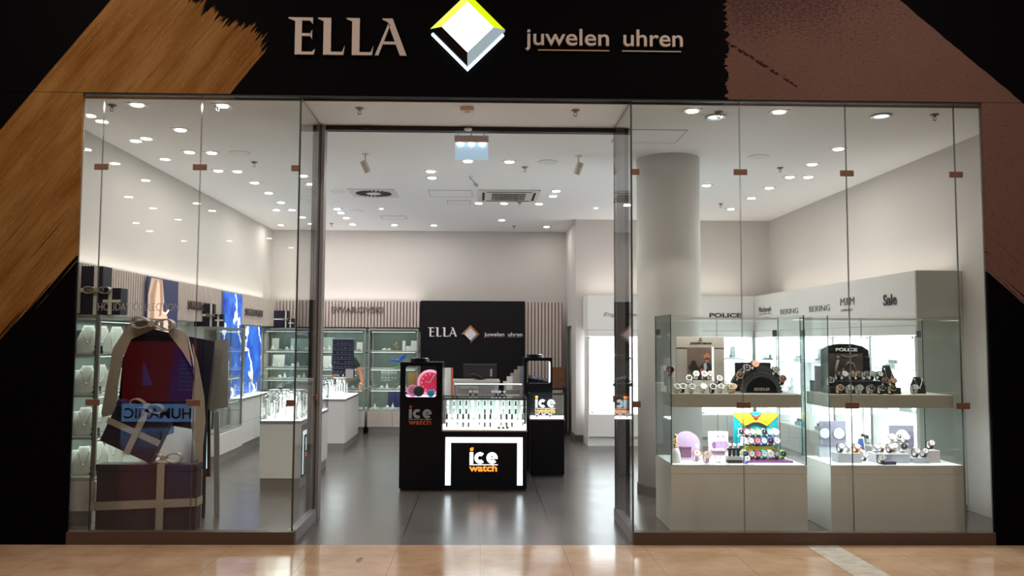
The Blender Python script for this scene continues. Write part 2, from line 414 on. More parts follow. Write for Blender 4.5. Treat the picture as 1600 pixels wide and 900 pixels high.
# kerb stub beside the posts
# ------------------------------------------------------------------ facade signs
LET = pm('cream_sign_letter', (.50, .41, .36), .5)
def glyph_E(b, x):
    b.prism([(x+.055, 0), (x+.205, 0), (x+.215, .045), (x+.19, .022), (x+.108, .022), (x+.108, .15), (x+.175, .15), (x+.185, .185), (x+.175, .172), (x+.108, .172), (x+.108, .276), (x+.17, .276), (x+.195, .25), (x+.195, .30), (x, .30), (x, .292), (x+.055, .27)], 0, .03)
    b.prism([(x+.175, .15), (x+.19, .125), (x+.19, .20), (x+.175, .172)], 0, .03)
def glyph_L(b, x):
    b.prism([(x+.045, 0), (x+.205, 0), (x+.215, .075), (x+.195, .024), (x+.105, .024), (x+.105, .30), (x, .30), (x, .292), (x+.045, .272)], 0, .03)
def glyph_A(b, x):
    b.prism([(x, 0), (x+.028, 0), (x+.065, .088), (x+.163, .088), (x+.198, 0), (x+.252, 0), (x+.135, .30), (x+.055, .30), (x+.058, .292), (x+.095, .27), (x+.098, .245)], 0, .03)
# A's counter is cut by building it from strips
def glyph_A(b, x):
    b.prism([(x, 0), (x+.028, 0), (x+.118, .245), (x+.105, .262)], 0, .03)
    b.prism([(x+.198, 0), (x+.252, 0), (x+.138, .30), (x+.055, .30), (x+.058, .290), (x+.098, .272)], 0, .03)
    b.prism([(x+.052, .090), (x+.175, .090), (x+.166, .112), (x+.060, .112)], .001, .029)
def ella(scale, mat, loc, lab, cat_, sp=1.0):
    t_ = thing('sign_lettering', lab, cat_, loc)
    for gf, x in ((glyph_E, 0), (glyph_L, .235), (glyph_L, .462), (glyph_A, .690)):
        b_ = MB(); gf(b_, x); b_.xf(Matrix.Diagonal((scale, 1 if scale == 1 else .5, scale, 1))).build('letter', mat, t_)
    return t_
ella(.985, LET, (-1.520, -.033, 3.775), 'large cream serif capitals on the black header, beside the glowing diamond', 'sign')
def juw(sz, mat, l1, l2, loc, lab, u1, u2, w1, w2, x2):
    t_ = thing('sign_lettering', lab, 'sign', loc)
    text('juwelen', sz, mat, (0, 0, 0), parent=t_, ext=.01*sz/.17, width=w1, bold=.0015*sz/.17)
    text('uhren', sz, mat, (x2, 0, 0), parent=t_, ext=.01*sz/.17, width=w2, bold=.0015*sz/.17)
    MB().box(u1[0], u1[1], -.004, .004, u1[2]-.004*sz/.17, u1[2]+.004*sz/.17).build('underline', l1, t_)
    MB().box(u2[0], u2[1], -.004, .004, u2[2]-.004*sz/.17, u2[2]+.004*sz/.17).build('underline', l2, t_)
    return t_
juw(.19, LET, pm('gold_line', (.42, .25, .07), .5), pm('grey_line', (.35, .31, .30), .5), (.345, -.016, 3.878),
    'small cream lowercase words underlined in gold and grey, on the black header', (.095, .66, -.040), (.760, 1.228, -.040), .66, .470, .76)
# glowing diamond
t_ = thing('diamond_sign', 'illuminated white diamond emblem with lime and silver bevels on the header', 'sign', (-.114, -.10, 3.972))
o_, i_ = .292, .200
P4 = lambda r: [(0, r), (r, 0), (0, -r), (-r, 0)]
def bev(k, mat, nm='bevel'):
    b_ = MB(); A = P4(o_); B = P4(i_); k2 = (k+1) % 4; z1 = .0
    vs = [b_.bm.verts.new(p) for p in ((A[k][0], .02, A[k][1]), (A[k2][0], .02, A[k2][1]), (B[k2][0], -.03, B[k2][1]), (B[k][0], -.03, B[k][1]), (A[k][0], .06, A[k][1]), (A[k2][0], .06, A[k2][1]), (B[k2][0], .06, B[k2][1]), (B[k][0], .06, B[k][1]))]
    for q_ in ((0, 1, 2, 3), (4, 5, 6, 7), (0, 1, 5, 4), (2, 3, 7, 6), (1, 2, 6, 5), (0, 3, 7, 4)): b_.bm.faces.new([vs[j] for j in q_])
    return b_.build(nm, mat, t_)
bev(0, pm('lime_lit', (.6, .75, .02), .4, emit=.85, ecol=(.62, .83, .0)))
bev(3, pm('pale_lime_lit', (.7, .85, .1), .4, emit=.95, ecol=(.80, .98, .10)))
bev(1, pm('steel_lit', (.3, .4, .45), .4, emit=.38, ecol=(.55, .75, .88)))
bev(2, BLACK)
MB().prism(P4(i_), -.032, .0).build('light_face', pm('sign_face_lit', (1, 1, 1), .4, emit=2.2, ecol=(1, 1, 1)), t_)
MB().prism(P4(.286), .065, .092).build('glow_edge', pm('halo_lit', (.7, .85, 1), .4, emit=3.5, ecol=(.62, .83, 1)), t_, loc=(0, 0, -.024))
# ------------------------------------------------------------------ ceiling fittings
DL = [(-2.814, 0.3), (-2.122, 0.3), (-2.75, 1.091), (-2.985, 1.988), (-2.764, 2.007), (-2.982, 2.9), (-2.773, 2.925), (-2.764, 3.603), (-2.771, 4.295), (-2.787, 5.017), (-3.017, 5.692), (-2.788, 5.68), (-2.074, 3.145), (-2.089, 3.652), (-3.335, 7.278), (-2.784, 6.398), (-2.798, 7.098), (-0.572, 2.825), (-0.579, 3.188), (-0.144, 2.279), (0.299, 2.29), (-2.099, 5.555), (-2.104, 5.914), (-2.111, 6.427), (-2.121, 7.132), (-1.438, 7.168), (-0.781, 7.167), (0.955, 3.975), (0.947, 4.344), (-0.033, 4.95), (0.319, 4.95), (0.807, 4.95), (0.329, 6.527), (1.098, 7.247), (1.74, 0.3), (2.465, 0.3), (3.521, 1.571), (3.546, 2.272), (3.565, 2.957), (3.777, 2.947), (3.566, 3.63), (3.585, 4.356), (3.588, 5.252), (2.75, 3.502)]
def cluster(x, y):
    if y < .6: return ('just behind the left window' if x < 0 else 'just behind the right window'), x
    if x < -2.4: return 'along the left side wall', y
    if x < -1.9: return 'in the row above the rear left counter', y
    if x < 1.2: return ('in the back group before the far wall' if y > 6 else 'around the ceiling air unit'), y*10+x
    return 'above the right side cabinets', y
gr = {}
for p in DL:
    k, s_ = cluster(*p); gr.setdefault(k, []).append((s_, p))
for k, L in gr.items():
    L.sort()
    for i, (_, (x, y)) in enumerate(L):
        word = 'from the left' if 'window' in k else 'counting from the entrance'
        t_ = thing('ceiling_downlight', 'square downlight %s, %s %s' % (k, ordn(i), word), 'ceiling light', (x, y, CZ), group='recessed downlights in the shop ceiling')
        MB().box(-.075, .075, -.055, .055, -.006, -.0005, .002).build('trim_plate', WPLAS, t_)
        MB().cyl((0, 0, -.009), .046, .008, seg=20).build('lens', LENS, t_)
        lamp('downlight_bulb', (0, 0, -.02), K_DOWN, .09, (1, .94, .88), parent=t_)
for (x, y), lb in (((1.986, .478), 'round bluish recessed lamp near the column'), ((3.368, .40), 'round bluish recessed lamp near the right end of the window')):
    t_ = thing('round_downlight', lb, 'ceiling light', (x, y, CZ), group='round bluish lamps')
    MB().lathe([(.062, -.0005), (.085, -.0005), (.085, -.012), (.062, -.006)], seg=28).build('rim', ALU, t_)
    MB().cyl((0, 0, -.005), .060, .006, seg=28).build('lens', pm('cool_lens', (.7, .85, 1), .3, emit=1.2, ecol=(.7, .85, 1)), t_)
for (x, y), lb in (((-1.452, 5.521), 'tiny pin spot in the ceiling behind the vane air outlet'), ((1.65, 5.298), 'tiny pin spot in the ceiling by the rear wall corner')):
    tag(MB().cyl((0, 0, -.006), .022, .010, seg=14).build('pin_spot', LENS, None, (x, y, CZ)), lb, 'ceiling light', 'pin spots')
for (x, y), lb in zip([(-2.481, 2.023), (0.711, 2.303), (-1.84, 4.158), (-1.844, 5.718), (2.855, 1.966)], ['among the downlights over the left side', 'beside the white track spot near the entrance', 'beside the square vane air outlet', 'above the counter with the earring tower', 'behind the round column']):
    t_ = thing('ceiling_speaker', 'flat round white ceiling speaker ' + lb, 'speaker', (x, y, CZ), group='flat round ceiling speakers')
    MB().lathe([(.0, -.003), (.095, -.003), (.095, -.0005), (.0, -.0005)], seg=32).build('grille', pm('speaker_grille', (.62, .60, .58), .7), t_)
    MB().lathe([(.096, -.0005), (.108, -.0005), (.107, -.004), (.096, -.004)], seg=32).build('rim', WPLAS, t_)
SPR = [(-3.03, .33), (-2.16, .296), (-2.453, 2.444), (-1.008, .344), (.776, .331), (.479, 2.572), (.533, 4.866), (-2.459, 7.078), (.55, 7.203), (1.973, .342), (3.277, 2.479), (3.314, 4.827), (3.792, .348)]
SL = ['at the far left end of the window', 'above the left window beside the second downlight', 'among the left downlights behind the flat speaker', 'on the entrance soffit, left one', 'on the entrance soffit, right one', 'in front of the ceiling air unit', 'behind the ceiling air unit', 'at the rear left before the back wall', 'close to the back wall, right of centre', 'beside the round bluish lamp near the column', 'between the column and the right wall, nearer one', 'between the column and the right wall, farther one', 'at the far right end of the window']
for (x, y), lb in zip(SPR, SL):
    t_ = thing('sprinkler_head', 'small metal sprinkler head ' + lb, 'sprinkler', (x, y, CZ), group='sprinkler heads in the shop ceiling')
    MB().lathe([(0, -.0005), (.035, -.0005), (.035, -.006), (.012, -.010), (.012, -.022), (0, -.022)], seg=16).build('escutcheon', pm('sprinkler_steel', (.22, .21, .21), .4, .6), t_)
    MB().tube([(-.010, 0, -.02), (-.013, 0, -.035), (-.004, 0, -.05)], .003, 6).tube([(.010, 0, -.02), (.013, 0, -.035), (.004, 0, -.05)], .003, 6).cyl((0, 0, -.051), .015, .003, seg=12).build('deflector', MATS['sprinkler_steel'], t_)
for (x, y), tilt, lb in (((-1.196, 2.025), .45, 'white cylindrical ceiling spot tilted towards the left, near the entrance'), ((1.005, 2.017), -.35, 'white cylindrical ceiling spot tilted towards the right, near the entrance')):
    t_ = thing('ceiling_spotlight', lb, 'spotlight', (x, y, CZ), group='hanging ceiling spots')
    MB().cyl((0, 0, -.006), .035, .011, seg=18).build('canopy', WPLAS, t_)
    MB().tube([(0, 0, -.01), (0, 0, -.10)], .006, 8).build('stem', ALU, t_)
    MB().lathe([(0, .06), (.032, .06), (.036, .05), (.036, -.065), (.026, -.066), (.024, -.05), (0, -.05)], seg=20).build('lamp_head', pm('spot_cream', (.66, .62, .56), .5), t_, (.0, 0, -.125), (.35, -tilt, 0))
# camera arm
t_ = thing('ceiling_camera', 'small dark surveillance camera hanging from the ceiling before the air unit', 'camera', (-.112, 3.09, CZ))
MB().cyl((0, 0, -.006), .03, .011, seg=14).build('canopy', WPLAS, t_)
MB().tube([(-.03, 0, -.012), (0, .0, -.04), (.05, 0, -.09)], .006, 8).build('arm', FRAME, t_)
MB().box(-.015, .04, -.02, .02, -.015, .015, .004).build('camera_body', FRAME, t_, (.04, 0, -.095), (0, .6, 0))
# smoke detector
t_ = thing('smoke_detector', 'white square smoke detector box on the entrance soffit', 'smoke detector', (-.119, .30, CZ))
MB().box(-.058, .058, -.045, .045, -.035, -.001, .006).build('housing', pm('detector_plastic', (.85, .76, .68), .5), t_)
MB().cyl((0, 0, -.040), .02, .01, seg=14).build('sensor', WPLAS, t_)
# vane outlet
t_ = thing('air_outlet', 'square ceiling air outlet with a swirl of dark radial slots', 'air vent', (-1.40, 4.25, CZ))
MB().box(-.30, .30, -.30, .30, -.008, -.0005, .002).build('plate', pm('vent_white', (.70, .68, .65), .6), t_)
bv = MB()
for k in range(24):
    a = 2*PI*k/24; c_, s_ = math.cos(a), math.sin(a); nx, ny = -s_*.010, c_*.010
    bv.prism([(c_*.10+nx, s_*.10+ny), (c_*.23+nx*1.6+s_*.03, s_*.23+ny*1.6-c_*.03), (c_*.23-nx*1.6+s_*.03, s_*.23-ny*1.6-c_*.03), (c_*.10-nx, s_*.10-ny)], -.013, -.0085, plane='xy')
bv.build('slot_ring', BLKM, t_)
MB().cyl((0, 0, -.011), .085, .006, seg=24).build('hub', WPLAS, t_)
# cassette air unit
t_ = thing('air_conditioner', 'square cassette air conditioner set in the ceiling with a ribbed dark grille', 'air conditioner', (.36, 4.34, CZ))
MB().box(-.40, .40, -.40, .40, -.018, -.0005, .006).build('panel', pm('ac_white', (.74, .70, .65), .5), t_)
k = .02
for pts in ([(-.30, -.345), (.30, -.345), (.28, -.315), (-.28, -.315)], [(-.30, .345), (.30, .345), (.28, .315), (-.28, .315)], [(-.345, -.30), (-.345, .30), (-.315, .28), (-.315, -.28)], [(.345, -.30), (.345, .30), (.315, .28), (.315, -.28)]):
    MB().prism(pts, -.022, -.0185, plane='xy').build('air_slot', BLKM, t_)
bg = MB().box(-.22, .22, -.22, .22, -.022, -.0185)
bg.build('grille_back', pm('grille_dark', (.06, .07, .06), .6), t_)
bg = MB()
for i in range(15): bg.box(-.22, .22, -.21+i*.03-.005, -.21+i*.03+.005, -.029, -.0225)
for i in range(7): bg.box(-.20+i*.066-.003, -.20+i*.066+.003, -.22, .22, -.031, -.0225)
bg.build('grille', ALU, t_)
# access hatches: thin frames in the ceiling
for (x0, x1, y0, y1), lb in (((1.25, 1.86, .93, 1.40), 'flush access hatch in the ceiling before the round column'), ((-.67, -.12, 4.0, 4.47), 'flush access hatch beside the cassette air conditioner'), ((-1.55, -1.17, 6.2, 6.52), 'flush access hatch near the rear pin spot'), ((-.46, -.15, 4.76, 5.05), 'small flush access hatch behind the air conditioner')):
    t_ = thing('access_hatch', lb, 'ceiling hatch', ((x0+x1)/2, (y0+y1)/2, CZ))
    a_, b_ = (x1-x0)/2, (y1-y0)/2
    MB().box(-a_, a_, -b_, b_, -.003, -.0005).build('hatch_panel', CEIL, t_)
    MB().box(-a_-.006, a_+.006, -b_-.006, -b_, -.004, -.0005).box(-a_-.006, a_+.006, b_, b_+.006, -.004, -.0005).box(-a_-.006, -a_, -b_, b_, -.004, -.0005).box(a_, a_+.006, -b_, b_, -.004, -.0005).build('joint_frame', pm('joint_grey', (.35, .34, .33), .7), t_)
# exit sign, seen from its back
t_ = thing('exit_sign', 'hanging emergency light with a pale blue plate and three small white lamps', 'exit sign', (-.092, 1.10, 0))
MB().box(-.158, .158, -.035, .035, 3.362, 3.425, .006).build('housing', pm('exit_housing', (.85, .80, .78), .45), t_)
MB().box(-.004, .004, -.004, .004, 3.425, 3.456).box(-.12, -.114, -.003, .003, 3.425, 3.456).box(.114, .12, -.003, .003, 3.425, 3.456).build('hanger', ALU, t_)
MB().box(-.152, .152, -.006, .006, 3.205, 3.358, .002).build('light_plate', pm('exit_plate', (.55, .75, .9), .4, emit=.5, ecol=(.50, .74, .95)), t_)
for x in (-.10, .0, .10):
    MB().sph((x, -.012, 3.350), .020, (1.5, .6, .8)).build('led_lamp', LEDW, t_)

# ------------------------------------------------------------------ back wall band, logo wall
def slats(name, x0, x1, y0, z0, z1, label, axis='x', step=.055):
    b_ = MB(); n_ = int((x1-x0)/step); st = (x1-x0)/n_
    pts = [(x0, .03)]
    for i in range(n_):
        a = x0+i*st; pts += [(a+.001, 0), (a+st*.68, 0), (a+st*.69, .026), (a+st*.99, .026)]
    pts += [(x1, .03)]
    if axis == 'x': b_.prism([(p_[0], y0+p_[1]) for p_ in pts], z0, z1, plane='xy')
    else: b_.prism([(y0-p_[1], p_[0]) for p_ in pts], z0, z1, plane='xy')
    o = b_.build(name, [SLATM, SLATG], None); k_ = 1 if axis == 'x' else 0
    for f in o.data.polygons:
        cc = sum((o.data.vertices[v].co[k_] for v in f.vertices))/len(f.vertices)
        if abs(f.normal[k_]) > .9 and abs(cc-y0) > .015 and len(f.vertices) == 4 and abs(cc-y0) < .029: f.material_index = 1
    return struct(o, label)
SLATM = pm('slat_wood', (.60, .51, .47), .6, vary=.08, vscale=14); SLATG = pm('slat_gap_shade', (.22, .17, .155), .7)  # darker gap colour puts shade into the narrow grooves
struct(MB().box(-3.60, -1.02, 7.615, 7.92, 1.76, 2.21).build('trim_6', WHITE), 'box carrying the rear slatted band')
slats('trim_7', -3.44, -1.02, 7.58, 1.765, 2.205, 'slatted pinkish wood band over the rear cabinets')
slats('trim_8', .765, 1.40, 7.58, .0, 2.205, 'slatted pinkish wood panel right of the black logo wall')
slats('trim_9', .20, 7.56, -3.45, 1.765, 2.20, 'slatted pinkish wood band over the left wall cabinets', 'y')
struct(MB().box(-3.635, -3.485, .20, 7.56, 1.765, 2.20).build('trim_10', WHITE), 'box carrying the left slatted band')
m = bpy.data.materials.new('black_ribbed_panel'); m.use_nodes = True; E.nt = m.node_tree; b = m.node_tree.nodes['Principled BSDF']
X, Y, Z = coords()
c = mixc(E.m('FRACT', Z*(1/.03)).lt(.12), (.010, .009, .011), (.003, .003, .004)); m.node_tree.links.new(c, b.inputs['Base Color']); b.inputs['Roughness'].default_value = .5; b.inputs['Specular IOR Level'].default_value = .15
t_ = thing('logo_wall', 'tall black panel carrying the shop name behind the cash desk', 'wall panel', (0, 0, 0))
MB().box(-1.005, .757, 7.55, 7.90, 0, 2.22).build('panel', m, t_)
SM = pm('silver_letter', (.85, .83, .83), .4, 0.0, emit=.0)
ella(.52, SM, (-.885, 7.532, 1.612), 'silver serif capitals on the black panel behind the cash desk', 'sign')
juw(.093, SM, pm('copper_line', (.45, .16, .07), .4), MATS['grey_line'], (.075, 7.54, 1.625), 'small silver lowercase words on the black panel behind the cash desk', (.02, .335, -.018), (.38, .625, -.018), .335, .245, .39)
t_ = thing('diamond_emblem', 'copper and silver diamond emblem on the black panel behind the cash desk', 'sign', (-.165, 7.525, 1.655))
o_, i_ = .155, .105
for kk, mm in ((0, pm('copper', (.62, .26, .10), .3, .5)), (3, pm('copper_pale', (.72, .36, .16), .3, .5)), (1, pm('steel_bevel', (.25, .25, .28), .3, .6)), (2, BLACK)):
    A = P4(o_); B = P4(i_); k2 = (kk+1) % 4
    MB().prism([A[kk], A[k2], B[k2], B[kk]], 0, .02).build('bevel', mm, t_)
MB().prism(P4(i_), -.006, .018).build('face', pm('emblem_face', (.75, .70, .72), .5), t_)
SW = pm('grey_letter', (.16, .13, .12), .4, .3)
def bandsign(txt, size, loc, rz, lab, width, mat=None, bold=0.0, nm='sign_lettering', **k):
    o = text(txt, size, mat or SW, loc, rz, name=nm, width=width, bold=bold, **k); tag(o, lab, 'sign'); return o
bandsign('SWAROVSKI', .15, (-2.53, 7.570, 2.005), 0, 'grey metal capitals on the slatted band of the back wall', .87, ext=.01)
bandsign('SWAROVSKI', .15, (-3.438, 3.36, 1.90), PI/2, 'grey metal capitals on the left slatted band, beside the portrait poster', .90, ext=.012)
bandsign('SWAROVSKI', .15, (-3.438, 5.70, 1.90), PI/2, 'grey metal capitals on the left slatted band, beyond the blue poster', .92, ext=.012)
# ------------------------------------------------------------------ glass cabinets
LEDS = pm('cabinet_led', (1, 1, 1), .4, emit=1.2, ecol=(.88, 1, .95))
FRM = pm('cabinet_frame', (.36, .37, .34), .4, .6)
BACKG = pm('cabinet_back_green', (.15, .19, .16), .4, vary=.15, vscale=6)
DECKM = pm('pale_shelf', (.46, .48, .44), .4)
def cabinet(label, x0, x1, y0, y1, zd, zt, shelves, face, posts=None, back=BACKG, group=None, base=CAB, doors=2, energy=2.2, backing=True):
    """free standing glass cabinet; face is the open glass side: '-y' or '+x'"""
    t_ = thing('glass_cabinet', label, 'display cabinet', ((x0+x1)/2, (y0+y1)/2, 0), group=group)
    a, b = (x1-x0)/2, (y1-y0)/2; P = .013
    MB().box(-a, a, -b, b, .11, zd-.03, .003).build('base', base, t_)
    MB().box(-a+.02, a-.02, -b+.02, b-.02, 0, .108).build('toe_kick', ALU, t_)
    for i in range(doors):
        if face == '-y':
            w_ = 2*a/doors; MB().box(-a+i*w_+.004, -a+(i+1)*w_-.004, -b-.014, -b-.001, .115, zd-.035, .002).build('door', base, t_)
        else:
            w_ = 2*b/doors; MB().box(a+.001, a+.014, -b+i*w_+.004, -b+(i+1)*w_-.004, .115, zd-.035, .002).build('door', base, t_)
    MB().box(-a, a, -b, b, zd-.028, zd, .002).build('deck', DECKM, t_)
    MB().box(-a, a, -b, b, zt-.03, zt, .002).build('top', FRM, t_)
    for px in (-a+P, a-P):
        for py in (-b+P, b-P): MB().box(px-P, px+P, py-P, py+P, zd+.001, zt-.031).build('post', FRM, t_)
    if face == '-y':
        pane(-a+2*P, a-2*P, -b+.006, -b+.012, zd+.002, zt-.032, 'glass_door', t_, VGLASS, FRM)
        if backing: MB().box(-a+2*P, a-2*P, b-.014, b-.004, zd+.002, zt-.032).build('back_panel', back, t_)
    else:
        pane(a-.012, a-.006, -b+2*P, b-2*P, zd+.002, zt-.032, 'glass_door', t_, VGLASS, FRM)
        pane(-a+2*P, a-2*P, -b+.006, -b+.012, zd+.002, zt-.032, 'glass_side', t_, VGLASS, FRM)
        if backing: MB().box(-a+.004, -a+.014, -b+2*P, b-2*P, zd+.002, zt-.032).build('back_panel', back, t_)
    for z in shelves:
        sh = MB().box(-a+2*P+.001, a-2*P-.001, -b+.03, b-.02, z-.022, z, .001).build('shelf', DECKM, t_)
    for z in list(shelves)+[zt-.031]:
        if face == '-y': MB().box(-a+.05, a-.05, -b+.035, -b+.047, z-.031, z-.0235).build('led_strip', LEDS, t_)
        else: MB().box(a-.047, a-.035, -b+.05, b-.05, z-.031, z-.0235).build('led_strip', LEDS, t_)
    for z in [zt-.06]+[s_-.04 for s_ in shelves]:
        lamp('cabinet_light', (0, 0, z), .55*energy*a*b*4, (2*a-.1), (.92, 1, .96), sy=2*b-.1, parent=t_)
    return t_
cabinet('tall glass cabinet of cream necklace busts at the left end of the shop', -3.625, -3.215, .66, 2.05, .39, 1.75, (.72, 1.075, 1.42), '+x', energy=9)
cabinet('tall glass cabinet on the left wall before the blue poster, gift boxes on top', -3.41, -3.225, 3.85, 4.92, .40, 1.70, (.75, 1.055), '+x', energy=6, backing=False)
cabinet('glass cabinet of jewellery in the rear left corner', -3.60, -2.80, 7.30, 7.88, .60, 1.74, (.90, 1.09, 1.37), '-y', energy=7, base=CABG)
cabinet('glass cabinet in the middle of the back wall, behind the earring tower', -2.76, -1.905, 7.33, 7.88, .40, 1.74, (.73, 1.076, 1.37), '-y', energy=7)
cabinet('glass cabinet beside the black logo wall holding a blue bird figurine', -1.86, -1.03, 7.33, 7.88, .40, 1.74, (.73, 1.076, 1.37), '-y', energy=6, base=pm('warm_lacquer', (.66, .58, .52), .4))
# long lit counter along the left wall
t_ = thing('wall_counter', 'long white counter with a lit glass top along the left wall under the blue posters', 'counter', (-3.43, 5.60, 0))
MB().box(-.18, .18, -.67, .67, .12, .715, .003).build('base', CAB, t_); MB().box(-.17, .15, -.66, .66, 0, .118).build('toe_kick', ALU, t_)
for i in range(2): MB().box(.181, .193, -.66+i*.66, -.005+i*.66, .42, .70, .002).build('drawer', CAB, t_); MB().box(.181, .193, -.66+i*.66, -.005+i*.66, .125, .412, .002).build('door', CAB, t_)
MB().box(-.18, .20, -.68, .68, .716, .745, .002).build('worktop', ALU, t_)
MB().box(-.17, .19, -.67, .67, .746, .752).build('light_deck', pm('lit_deck', (1, 1, 1), .4, emit=5.0, ecol=(.93, 1, .98)), t_)
pane(.190, .196, -.67, .67, .753, 1.02, 'glass_front', t_); pane(-.17, .189, -.676, -.670, .753, 1.02, 'glass_side', t_)
# ------------------------------------------------------------------ right side cabinets
def rcab(label, loc, rz, w_, lit=1.0, group='white lit wall cabinets'):
    """wall cabinet module, front along local -y, width w_, depth .42"""
    t_ = thing('wall_cabinet', label, 'wall cabinet', loc, rz, group)
    d_ = .42
    MB().box(-w_/2+.001, w_/2-.001, 0, d_, .13, .468, .002).build('base', CAB, t_)
    MB().box(-w_/2+.001, w_/2-.001, .03, d_, 0, .128).build('toe_kick', CAB, t_)
    for s_ in (-1, 1):
        MB().box(min(s_*.002, s_*(w_/2-.004)), max(s_*.002, s_*(w_/2-.004)), -.014, -.001, .14, .46, .002).build('drawer', CAB, t_)
        MB().box(s_*(w_/2-.012)-.010, s_*(w_/2-.012)+.010, .001, d_, .47, 1.62).build('side_panel', CAB, t_)
    MB().box(-w_/2+.024, w_/2-.024, .17, .19, .47, 1.62).build('back_panel', LIGHTBOX, t_)
    for z in (.885, 1.293): MB().box(-w_/2+.024, w_/2-.024, .03, .169, z-.008, z, .001).build('shelf', pm('white_glass_shelf', (.75, .82, .84), .25), t_)
    MB().box(-w_/2+.001, w_/2-.001, 0, d_, 1.625, 1.715, .002).build('light_pelmet', CAB, t_)
    gd = pane(-w_/2+.006, w_/2-.006, -.010, -.004, .48, 1.615, 'glass_door', t_, VGLASS, FRM)
    for s_ in (-1, 1):
        MB().cyl((s_*(w_/2-.03), -.016, 1.60), .012, .012, 'y', 12).build('hinge', ALU, gd); MB().box(s_*(w_/2-.06)-.02, s_*(w_/2-.06)+.02, -.02, -.011, .485, .505).build('lock', ALU, gd)
    lamp('cabinet_light', (0, .10, 1.60), 2.5*lit, w_-.1, (.9, .96, 1), sy=.12, parent=t_)
    return t_
RL = ['nearest the entrance under the Sale lettering', 'second from the front', 'third from the front', 'fourth from the front', 'deepest, at the rear corner']
yy = [1.324, 2.231, 3.138, 4.046, 4.953, 5.86]
for i in range(5):
    rcab('white lit cabinet of the right wall, '+RL[i], (4.107, (yy[i]+yy[i+1])/2, 0), -PI/2, yy[i+1]-yy[i])
xx = [1.605, 2.434, 3.263, 4.09]
for i, l in enumerate(('left one, beside the rear wall corner', 'middle one, behind the round column', 'right one, at the corner with the right wall')):
    rcab('white lit cabinet of the rear row, '+l, ((xx[i]+xx[i+1])/2, 5.862, 0), 0, xx[i+1]-xx[i])
struct(MB().box(4.110, 4.545, 1.324, 5.86, 1.718, 2.235, .002).build('trim_11', CAB), 'white fascia over the right wall cabinets')
struct(MB().box(1.602, 4.105, 5.862, 6.40, 1.718, 2.235, .002).build('trim_12', CAB), 'white fascia over the rear cabinets')
struct(MB().box(4.11, 4.545, 1.300, 1.323, 0.05, 2.235, .002).build('trim_13', pm('end_panel', (.55, .55, .51), .45)), 'plain end panel of the right wall cabinets')
INK = pm('black_ink', (.02, .02, .022), .5); INKG = pm('grey_ink', (.14, .14, .14), .5)
def wsign(txt, size, loc, rz, lab, width, mat=INKG, bold=-.0012, **k):
    return bandsign(txt, size, loc, rz, lab, width, mat, bold, ext=.002, **k)
wsign('POLICE', .085, (3.425, 5.858, 1.918), 0, 'wide bold black capitals on the rear fascia', .48, INK, .003)
wsign('Engagement', .085, (1.83, 5.858, 1.925), 0, 'thin slanted grey script on the rear fascia beside the glass return', .60, shear=.3)
wsign('Watchpeople', .12, (4.106, 5.66, 1.985), -PI/2, 'grey framed lettering on the right fascia next to the rear corner', .52)
wsign('CUBIC', .055, (4.106, 5.50, 1.872), -PI/2, 'tiny grey lettering under the lettering next to the rear corner', .28)
struct(MB().box(4.103, 4.108, 5.14, 5.66, 1.955, 1.962).build('trim_14', INKG))
wsign('BERING', .105, (4.106, 4.80, 1.925), -PI/2, 'thin spaced grey capitals on the right fascia, farther pair member', .62)
wsign('BERING', .105, (4.106, 3.82, 1.925), -PI/2, 'thin spaced grey capitals on the right fascia, nearer pair member', .60)
wsign('M&M', .13, (4.106, 2.93, 1.965), -PI/2, 'grey ampersand lettering on the right fascia between the thin capitals and Sale', .34)
wsign('GERMANY', .04, (4.106, 2.92, 1.90), -PI/2, 'tiny pale lettering under the ampersand lettering', .30)
wsign('Sale', .15, (4.106, 1.93, 1.93), -PI/2, 'bold black word Sale on the right fascia', .27, INK, .004)
# watches and small goods on the shelves of the lit right wall cabinets
DK = pm('dark_display', (.05, .06, .08), .6); PALE = pm('pale_display', (.55, .60, .64), .5)
def shelfgood(x, y, z, rz, kind, lab):
    t_ = thing('shelf_display', lab, 'watch display', (x, y, z), rz, 'small displays in the lit wall cabinets')
    if kind == 0:
        MB().box(-.15, .15, -.03, .03, 0, .03, .002).build('foot', DK, t_)
        for i in range(5): MB().arc((-.12+i*.06, .055), .017, .026, 0, 2*PI, -.010, .010, 12).build('bangle', SILVER if i % 2 else DK, t_)
    elif kind == 1:
        MB().box(-.12, .12, -.02, .03, 0, .02, .002).build('foot', PALE, t_); MB().prism([(-.04, .021), (.05, .021), (.04, .19), (-.03, .19)], 0, .02).build('board', PALE, t_)
        for i in range(3): MB().arc((-.09+i*.03, .04), .012, .018, 0, 2*PI, -.008, .008, 10).build('bangle', DK, t_)
    else:
        MB().box(-.10, .10, -.03, .03, 0, .045, .002).build('foot', PALE, t_)
        for i in range(3): MB().cyl((-.06+i*.06, 0, .065), .020, .018, 'y', 14).build('dial', DK, t_)
for i in range(5):
    for j, z in enumerate((.4705, .8855, 1.2935)):
        shelfgood(4.185, (yy[i]+yy[i+1])/2+(-.12 if (i+j) % 2 else .14), z, -PI/2, (i+j) % 3 if z > .5 else 2, 'small display on the %s shelf of the right wall cabinet %s' % (('bottom', 'middle', 'upper')[j], RL[i].split(' under')[0]))
for i in range(3):
    for j, z in enumerate((.8855, 1.2935)):
        shelfgood((xx[i]+xx[i+1])/2+.12, 5.94, z, 0, (i+j) % 2, 'small display on the %s shelf of the %s rear cabinet' % (('middle', 'upper')[j], ('left', 'middle', 'right')[i]))
